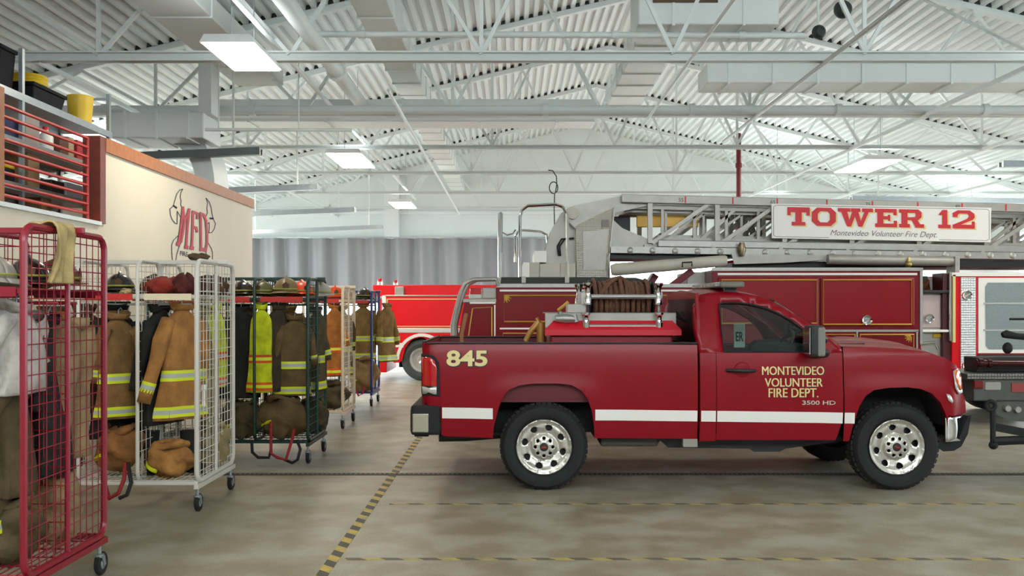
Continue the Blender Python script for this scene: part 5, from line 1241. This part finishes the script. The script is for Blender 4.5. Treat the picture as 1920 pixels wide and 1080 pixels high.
def bundle(label, pos, m, rx=.2, ry=.17, rz=.14, seed=0, name='folded_trousers', cat='trousers', group='gear bundled on the rack floors', band=True, strap=None):
    """Trousers pushed down around their boots: a lumpy ring with an opening."""
    q = random.Random(seed); t = thing(name, label, cat, pos, group); ph = [q.uniform(0, 6) for _ in range(6)]
    def fn(d):
        a = math.atan2(d.y, d.x)
        return 1 + .12 * math.sin(3 * a + ph[0] + 3 * d.z) + .08 * math.sin(6 * a + ph[1]) * (1 - abs(d.z)) + .07 * math.sin(7 * d.z + ph[2] + a * 2) - (.45 * max(0, d.z - .55))
    c = Vector(pos) + Vector((0, 0, rz * .93)); MB().ball(c, rx, ry, rz, 30, 18, 0, fn).build('cloth_body', m, t)
    b = MB(); b.tube([c + Vector((rx * .62 * math.cos(k * .35) * (1 + .1 * math.sin(k * 1.3 + ph[3])), ry * .6 * math.sin(k * .35), rz * (.82 + .14 * math.sin(k * .7 + ph[4])))) for k in range(18)], [.03 + .012 * math.sin(k * 1.1 + ph[5]) for k in range(18)], 10, closed=True); b.build('rolled_cuff', m, t)
    if band: b = MB(); b.tube([c + Vector((rx * .98 * math.cos(a), ry * .98 * math.sin(a), rz * (-.35 + .2 * math.sin(2 * a + ph[2])))) for a in [math.pi * 1.05 + i * .1 for i in range(11)]], .018, 8); b.build('cuff_band', M_lime, t)
    if strap:
        b = MB(); b.tube([c + Vector((-rx * .5, -ry * .8, rz * .6)), c + Vector((0, -ry * 1.1, .02)), c + Vector((rx * .55, -ry * .7, rz * .7))], .014, 6); b.build('suspender', strap, t)
    return t
def helmet(label, pos, m, yaw=0.0, k=1.0, name='fire_helmet'):
    t = thing(name, label, 'helmet', pos, 'helmets on the rack shelves'); P = rot(yaw)
    def dome(u, v):
        a = 2 * math.pi * u; e = v * math.pi / 2; r = math.cos(e)
        rg = 1 + .03 * max(0, math.cos(4 * a)) * r
        return P(.115 * r * math.cos(a) * rg * k, .14 * r * math.sin(a) * rg * k, (.055 + .125 * math.sin(e)) * k, pos)
    MB().grid(dome, 32, 10).build('shell', m, t, solid=.004)
    def brim(u, v):
        a = 2 * math.pi * u; b_ = .045 + .05 * max(0, math.sin(a)) ** 2
        return P((.115 + b_ * v * .75) * math.cos(a) * k, (.14 + b_ * v) * math.sin(a) * k, (.055 - .03 * v - .015 * v * math.sin(a)) * k, pos)
    MB().grid(brim, 36, 3).build('brim', m, t, solid=.006)
    b = MB(); b.tube([P(0, -.135 * k, .07 * k, pos), P(0, -.09 * k, .15 * k, pos), P(0, 0, .19 * k, pos), P(0, .09 * k, .15 * k, pos), P(0, .13 * k, .08 * k, pos)], .014 * k, 8); b.build('ridge', m, t)
    b = MB(); v = [P(x * k, (-.142 + .1 * z) * k, (.07 + z) * k, pos) for x, z in ((-.025, 0), (.025, 0), (.032, .045), (0, .07), (-.032, .045))]; b.add(v, [tuple(range(5))]); b.build('front_shield', BROWN, t, solid=.006)
    b = MB(); b.tube([P(.118 * math.cos(a) * k, .145 * math.sin(a) * k, .075 * k, pos) for a in [i * .3142 for i in range(20)]], .007 * k, 6, closed=True); b.build('band', mat('band_dull', (150, 150, 60), .6), t)
    return t
def heap(label, pos, m, rx, ry, rz, seed=0, name='folded_garment', cat='garment', group='gear heaped on the rack shelves'):
    q = random.Random(seed); ph = [q.uniform(0, 6) for _ in range(4)]
    def fn(d):
        a = math.atan2(d.y, d.x); return 1 + .15 * math.sin(3 * a + ph[0]) + .12 * math.sin(5 * a + 4 * d.z + ph[1]) + .08 * math.sin(9 * a + ph[2])
    b = MB(); b.ball(Vector(pos) + Vector((0, 0, rz * .9)), rx, ry, rz, 30, 14, 0, fn)
    b.v = [(v[0], v[1], max(v[2], pos[2])) for v in b.v]
    return tag(b.build(name, m, origin=pos), label, cat, group)
def boot(label, pos, yaw=0.0, m=None):
    t = thing('rubber_boot', label, 'boot', pos, 'rubber boots on the rack floors'); P = rot(yaw)
    secs = [(-.19, .0, .03, .04), (-.17, 0, .05, .05), (-.1, 0, .055, .055), (-.04, 0, .05, .075), (.0, 0, .055, .1), (.0, .12, .06, .062), (.005, .2, .065, .066), (.005, .33, .075, .075)]
    pts = [P(0, -.19, .045, pos), P(0, -.14, .05, pos), P(0, -.07, .06, pos), P(0, -.02, .09, pos), P(0, .0, .14, pos), P(0, .0, .24, pos), P(0, .0, .36, pos)]
    MB().tube(pts, [.032, .046, .052, .062, .06, .062, .07], 14).build('upper', m or DARK, t)
    b = MB(); b.grid(lambda u, v: P(.055 * math.cos(6.2832 * u) * (.9 + .1 * math.sin(6.2832 * u)), -.07 + .14 * math.sin(6.2832 * u), .022 * v, pos), 24, 1); b.add([P(.055 * math.cos(a), -.07 + .14 * math.sin(a), 0.0, pos) for a in [i * .5236 for i in range(12)]], [tuple(range(12))]); b.build('sole', M_black, t)
    return t
def straps(label, pts, pts2=None, m=None, m2=None):
    """A pair of suspenders hanging down through the rack floor."""
    b = MB(); b.tube(pts, .017, 8); o = b.build('suspenders', m or mat('strap_red', (150, 26, 34), .7), origin=pts[0]); tag(o, label, 'suspenders', 'suspenders hanging under the racks')
    return o
FZ = .281; SH = 1.846
def gx(px, Y): return XX(px, Y)
# red rack, nearest
coat('white hooded garment hanging inside the red rack behind its mesh', (-2.87, 5.56, 1.74), PALE, 1.5, .5, .8, 1, bands=False, name='hooded_jacket')
coat('dark olive coat hanging below the white garment inside the red rack', (-2.9, 5.55, 1.36), OLIVE, 1.62, .7, .75, 2, bands=False)
coat('pale coat at the frame edge beside the red rack post', (-3.0, 5.32, 1.74), PALE, 1.3, .55, .7, 3, bands=False, name='hooded_jacket')
coat('olive turnout coat with yellow bands at the frame edge by the red rack', (-3.06, 5.36, 1.25), OLIVE, .6, .8, .8, 4)
trousers('khaki trousers hanging in the far half of the red rack', (-2.82, 6.1, 1.62), KHAKI, .85, 5, 1.3)
trousers('sand coloured overalls hanging behind the khaki trousers in the red rack', (-2.98, 6.12, 1.66), TAN, .6, 6, 1.2)
coat('black coat hanging between the two halves of the red rack', (-2.86, 5.92, 1.66), DARK, 1.55, .95, .62, 7, bands=False)
bundle('dark trousers bundled on the floor of the red rack', (-2.9, 5.52, FZ), OLIVE, .18, .19, .2, 8)
bundle('khaki trousers bundled at the far end of the red rack floor', (-2.86, 6.02, FZ), KHAKI, .15, .18, .22, 9)
bundle('tan bundled gear at the frame edge on the red rack floor', (-3.1, 5.34, FZ), TAN, .12, .1, .3, 10)
helmet('shiny dark helmet on the red rack shelf behind the mesh', (-2.86, 5.68, SH), mat('helmet_black', (34, 30, 28), .2, coat=.6), .5)
helmet('pale worn helmet at the frame edge on the red rack shelf', (-2.92, 5.38, SH), mat('helmet_grey', (150, 144, 134), .35), -.4)
helmet('brown helmet in the far half of the red rack shelf', (-2.87, 6.05, SH), mat('helmet_brown', (84, 52, 30), .3), 2.2)
heap('dark red cloth heap on the far end of the red rack shelf', (-3.06, 6.05, SH), RUST, .13, .12, .05, 3)
# tan cloth over the red rack's rail
def drape(u, v):
    Y = gx_y0 + (v - .5) * (.2 + .05 * math.sin(u * 6)); s = u
    if s < .25: x, z = -2.66 - .05 - .25 * (.25 - s), 2.215 + .01 * math.sin(9 * v) - .3 * (.25 - s) ** 1.0 * 0
    elif s < .35: x, z = -2.66 - .05 + (s - .25) * .9, 2.213 + .02 * math.sin((s - .25) * 31)
    else: x, z = -2.62 + .03 * math.sin(5 * v + 4 * s) * (s - .3), 2.2 - (s - .35) * .5
    return (x + .018 * math.sin(14 * v + 3 * s) * (s + .2), Y + .03 * math.sin(4 * s), z)
gx_y0 = 5.6
b = MB(); b.grid(drape, 40, 18); tag(b.build('draped_hood', SAND, solid=.012, origin=(-2.64, 5.6, 2.21)), 'tan cloth hood draped over the top rail of the red rack', 'hood')
# white rack
coat('tan turnout coat with yellow bands at the open front of the white rack', (-2.895, 8.42, 1.74), TAN, 1.0, .98, .84, 11, sl=.72, splay=.2, splay_r=.0)
coat('dark tan coat with yellow bands hanging in the white rack beside the red rack', (gx(222, 8.3), 8.3, 1.66), cloth('umber', (142, 104, 58)), .9, .88, .72, 12)
coat('black coat hanging inside the middle of the white rack', (gx(300, 8.45), 8.42, 1.72), DARK, 1.2, 1.0, .8, 13, bands=False)
coat('black coat hanging in the white rack behind the red mesh', (gx(212, 8.45), 8.5, 1.74), cloth('charcoal', (36, 35, 33)), .5, 1.15, .8, 14, bands=False)
coat('dark olive coat hanging in the white rack compartment behind the red rack', (gx(100, 8.4), 8.35, 1.7), OLIVE, .2, .9, .85, 15)
coat('brown coat in the white rack half hidden by the far red post', (gx(160, 8.4), 8.4, 1.72), BROWN, .9, .9, .75, 42, bands=False)
coat('orange and lime safety vest hanging in the far half of the white rack', (gx(400, 8.95), 8.92, 1.74), HIVIS, 1.4, .75, .7, 16, sleeves=False, name='safety_vest', cat='vest', bandm=(ORANGE, M_silver))
coat('khaki coat hanging behind the end mesh of the white rack', (gx(385, 8.8), 8.75, 1.7), KHAKI, 1.4, .95, .66, 17, bands=False)
bundle('orange tan trousers folded on the floor of the white rack', (gx(320, 8.3), 8.32, FZ), TAN, .2, .17, .15, 18)
bundle('khaki trousers bundled on the white rack floor behind its end mesh', (gx(395, 8.85), 8.85, FZ), KHAKI, .18, .17, .2, 19)
bundle('tan trousers pushed down over boots in the white rack beside the red rack', (gx(222, 8.35), 8.38, FZ + .05), cloth('tan2', (156, 104, 54)), .2, .18, .2, 20)
bundle('dark bundled trousers on the white rack floor behind the red mesh', (gx(110, 8.35), 8.35, FZ), OLIVE, .19, .17, .2, 21)
boot('black boot standing behind the folded tan trousers in the white rack', (gx(350, 8.5), 8.53, FZ), 1.0)
boot('black boot standing in the white rack near its middle partition', (gx(280, 8.45), 8.5, FZ), .4)
M_hb = MATS['helmet_black']
heap('rust red coat heaped on the white rack shelf', (gx(310, 8.3), 8.35, SH), RUST, .19, .17, .075, 22)
heap('black and red hood lying at the shelf corner of the white rack', (gx(345, 8.25), 8.25, SH), cloth('dark_rust', (92, 32, 26)), .1, .12, .09, 23)
helmet('black helmet with yellow band on the white rack shelf beside the red post', (gx(222, 8.3), 8.33, SH), M_hb, .3)
helmet('dark helmet behind the rust coat on the white rack shelf', (gx(290, 8.9), 8.9, SH), MATS['helmet_brown'], 2.4)
heap('yellow tan gloves lying at the shelf edge of the white rack', (gx(236, 8.18), 8.2, SH), SAND, .05, .06, .025, 24, 'work_gloves', 'gloves')
heap('olive knit hat lying on the top bar of the white rack', (gx(372, 8.62), 8.625, 2.158), OLIVE, .09, .06, .03, 25, 'knit_hat', 'hat')
heap('tan liner heap in the far half of the white rack shelf', (gx(395, 8.9), 8.9, SH), BROWN, .17, .14, .09, 26)
t = thing('flashlight', 'white cylinder flashlight hanging behind the white rack end mesh', 'flashlight', (gx(388, 8.5), 8.5, .86))
b = MB(); c = (gx(388, 8.5) - .03, 8.5, .86); b.lathe([(.001, 0), (.018, 0), (.018, .13), (.026, .15), (.026, .19), (.001, .19)], c, (0, 0, 1), 14); b.build('tube', M_sign, t); b = MB(); b.tube([(c[0], c[1], 1.05), (c[0], c[1], 1.3)], .004, 6); b.build('cord', M_black, t)
# green rack
coat('lime yellow safety vest with orange bands at the front of the green rack', (gx(492, 10.7), 10.66, 1.74), HIVIS, .2, .95, .48, 27, sleeves=False, name='safety_vest', cat='vest', bandm=(ORANGE, M_lime))
coat('dark brown coat hanging next to the yellow vest in the green rack', (gx(522, 10.8), 10.8, 1.74), cloth('umber_dark', (66, 54, 38)), .6, .95, .62, 28, bands=False)
coat('olive turnout coat with lime bands hanging in the green rack corner', (gx(552, 10.8), 10.82, 1.62), cloth('olive_tan', (112, 88, 50)), .3, .88, .66, 29)
coat('black coat hanging in the green rack behind the white rack post', (gx(452, 10.75), 10.75, 1.72), DARK, .4, 1.0, .75, 30, bands=False)
coat('dark coat in the far half of the green rack', (gx(592, 11.3), 11.3, 1.7), OLIVE, 1.2, .95, .7, 31)
coat('tan coat in the far half of the green rack behind the vest', (gx(540, 11.3), 11.3, 1.72), cloth('tan3', (150, 118, 66)), .3, .7, .7, 32)
coat('brown coat in the far half of the green rack beside the white rack', (gx(470, 11.3), 11.3, 1.72), BROWN, .3, .9, .7, 33)
bundle('brown trousers folded over boots on the green rack floor', (gx(530, 10.8), 10.84, FZ), cloth('umber2', (112, 88, 54)), .26, .18, .24, 34)
bundle('dark trousers folded on the green rack floor beside the white rack', (gx(455, 10.8), 10.82, FZ), OLIVE, .22, .17, .22, 35)
bundle('olive trousers bundled in the far half of the green rack floor', (gx(585, 11.3), 11.3, FZ), OLIVE, .18, .16, .2, 36)
helmet('tan helmet at the front of the green rack shelf', (gx(536, 10.75), 10.77, SH), mat('helmet_tan', (120, 102, 66), .4), .2, 1.2)
helmet('orange helmet at the corner of the green rack shelf', (gx(566, 10.85), 10.85, SH), mat('helmet_orange', (226, 76, 36), .35), .6)
helmet('small olive helmet on the green rack shelf beside the tan one', (gx(493, 10.8), 10.8, SH), mat('helmet_olive', (92, 88, 56), .4), -.2)
helmet('black helmet with blue glint on the green rack shelf by the white rack', (gx(455, 10.75), 10.76, SH), M_hb, .8)
helmet('grey helmet in the far half of the green rack shelf', (gx(600, 11.3), 11.32, SH), MATS['helmet_grey'], 2.6)
# cream and blue racks
coat('orange tan coat hanging at the front of the cream rack', (gx(626, 13.8), 13.8, 1.74), cloth('orange_tan', (190, 116, 48)), .8, 1.0, .62, 37, bandm=(ORANGE, M_lime))
coat('olive coat with lime bands in the far half of the cream rack', (gx(640, 14.3), 14.35, 1.72), OLIVE, 1.0, 1.0, .7, 38)
bundle('dark trousers bundled on the cream rack floor', (gx(622, 13.8), 13.85, FZ), OLIVE, .22, .18, .2, 39)
helmet('orange and white helmet on the cream rack shelf', (gx(628, 13.8), 13.82, SH), MATS['helmet_orange'], .3)
helmet('pale helmet on the cream rack shelf beside the green rack', (gx(600, 13.8), 13.82, SH), MATS['helmet_grey'], .6)
coat('tan coat with lime bands hanging at the front of the blue rack', (gx(682, 16.9), 16.88, 1.76), cloth('tan4', (150, 116, 62)), .5, .95, .75, 40)
coat('tan turnout coat with lime bands hung outside the end of the blue rack', (-2.24, 17.15, 1.76), cloth('tan5', (150, 114, 60)), 1.1, 1.0, .8, 41)
bundle('tan trousers bundled high on the blue rack floor', (gx(682, 16.9), 16.9, FZ), cloth('tan6', (160, 126, 80)), .26, .19, .3, 43)
helmet('dark shiny helmet on the blue rack shelf', (gx(684, 16.9), 16.9, SH), M_hb, .4, 1.2)
helmet('white helmet on the blue rack shelf behind the cream rack', (gx(655, 16.9), 16.9, SH), MATS['helmet_grey'], .4)
# suspenders hanging under the racks
M_sr = mat('strap_red', (150, 26, 34), .7); M_sb = mat('strap_black', (26, 26, 28), .7)
def gp(px, py, Y): return W(px, py, Y)
straps('red suspender strap hanging under the white rack beside the red rack', [gp(236, 868, 8.2), gp(232, 900, 8.1), gp(222, 925, 8.07), gp(205, 935, 8.1), gp(196, 905, 8.2)], m=M_sr)
straps('thin black loop hanging under the white rack beside the red strap', [gp(240, 868, 8.2), gp(246, 905, 8.1), gp(238, 928, 8.07), gp(224, 934, 8.08)], m=M_sb)
straps('red suspenders looping below the green rack', [gp(508, 790, 10.6), gp(508, 850, 10.52), gp(520, 858, 10.5), gp(536, 862, 10.5), gp(546, 830, 10.52), gp(552, 805, 10.6)], m=M_sr)
straps('black loop hanging below the green rack at its partition', [gp(472, 828, 10.6), gp(473, 848, 10.53), gp(484, 858, 10.5), gp(504, 858, 10.5), gp(508, 845, 10.55)], m=M_sb)
straps('black loop hanging below the green rack at its corner caster', [gp(534, 862, 10.56), gp(548, 868, 10.5), gp(558, 862, 10.5), gp(563, 842, 10.52), gp(557, 826, 10.6)], m=M_sb)
straps('red strap hanging under the blue rack', [gp(684, 722, 16.75), gp(680, 738, 16.6), gp(672, 742, 16.6), gp(668, 730, 16.7)], m=M_sr)
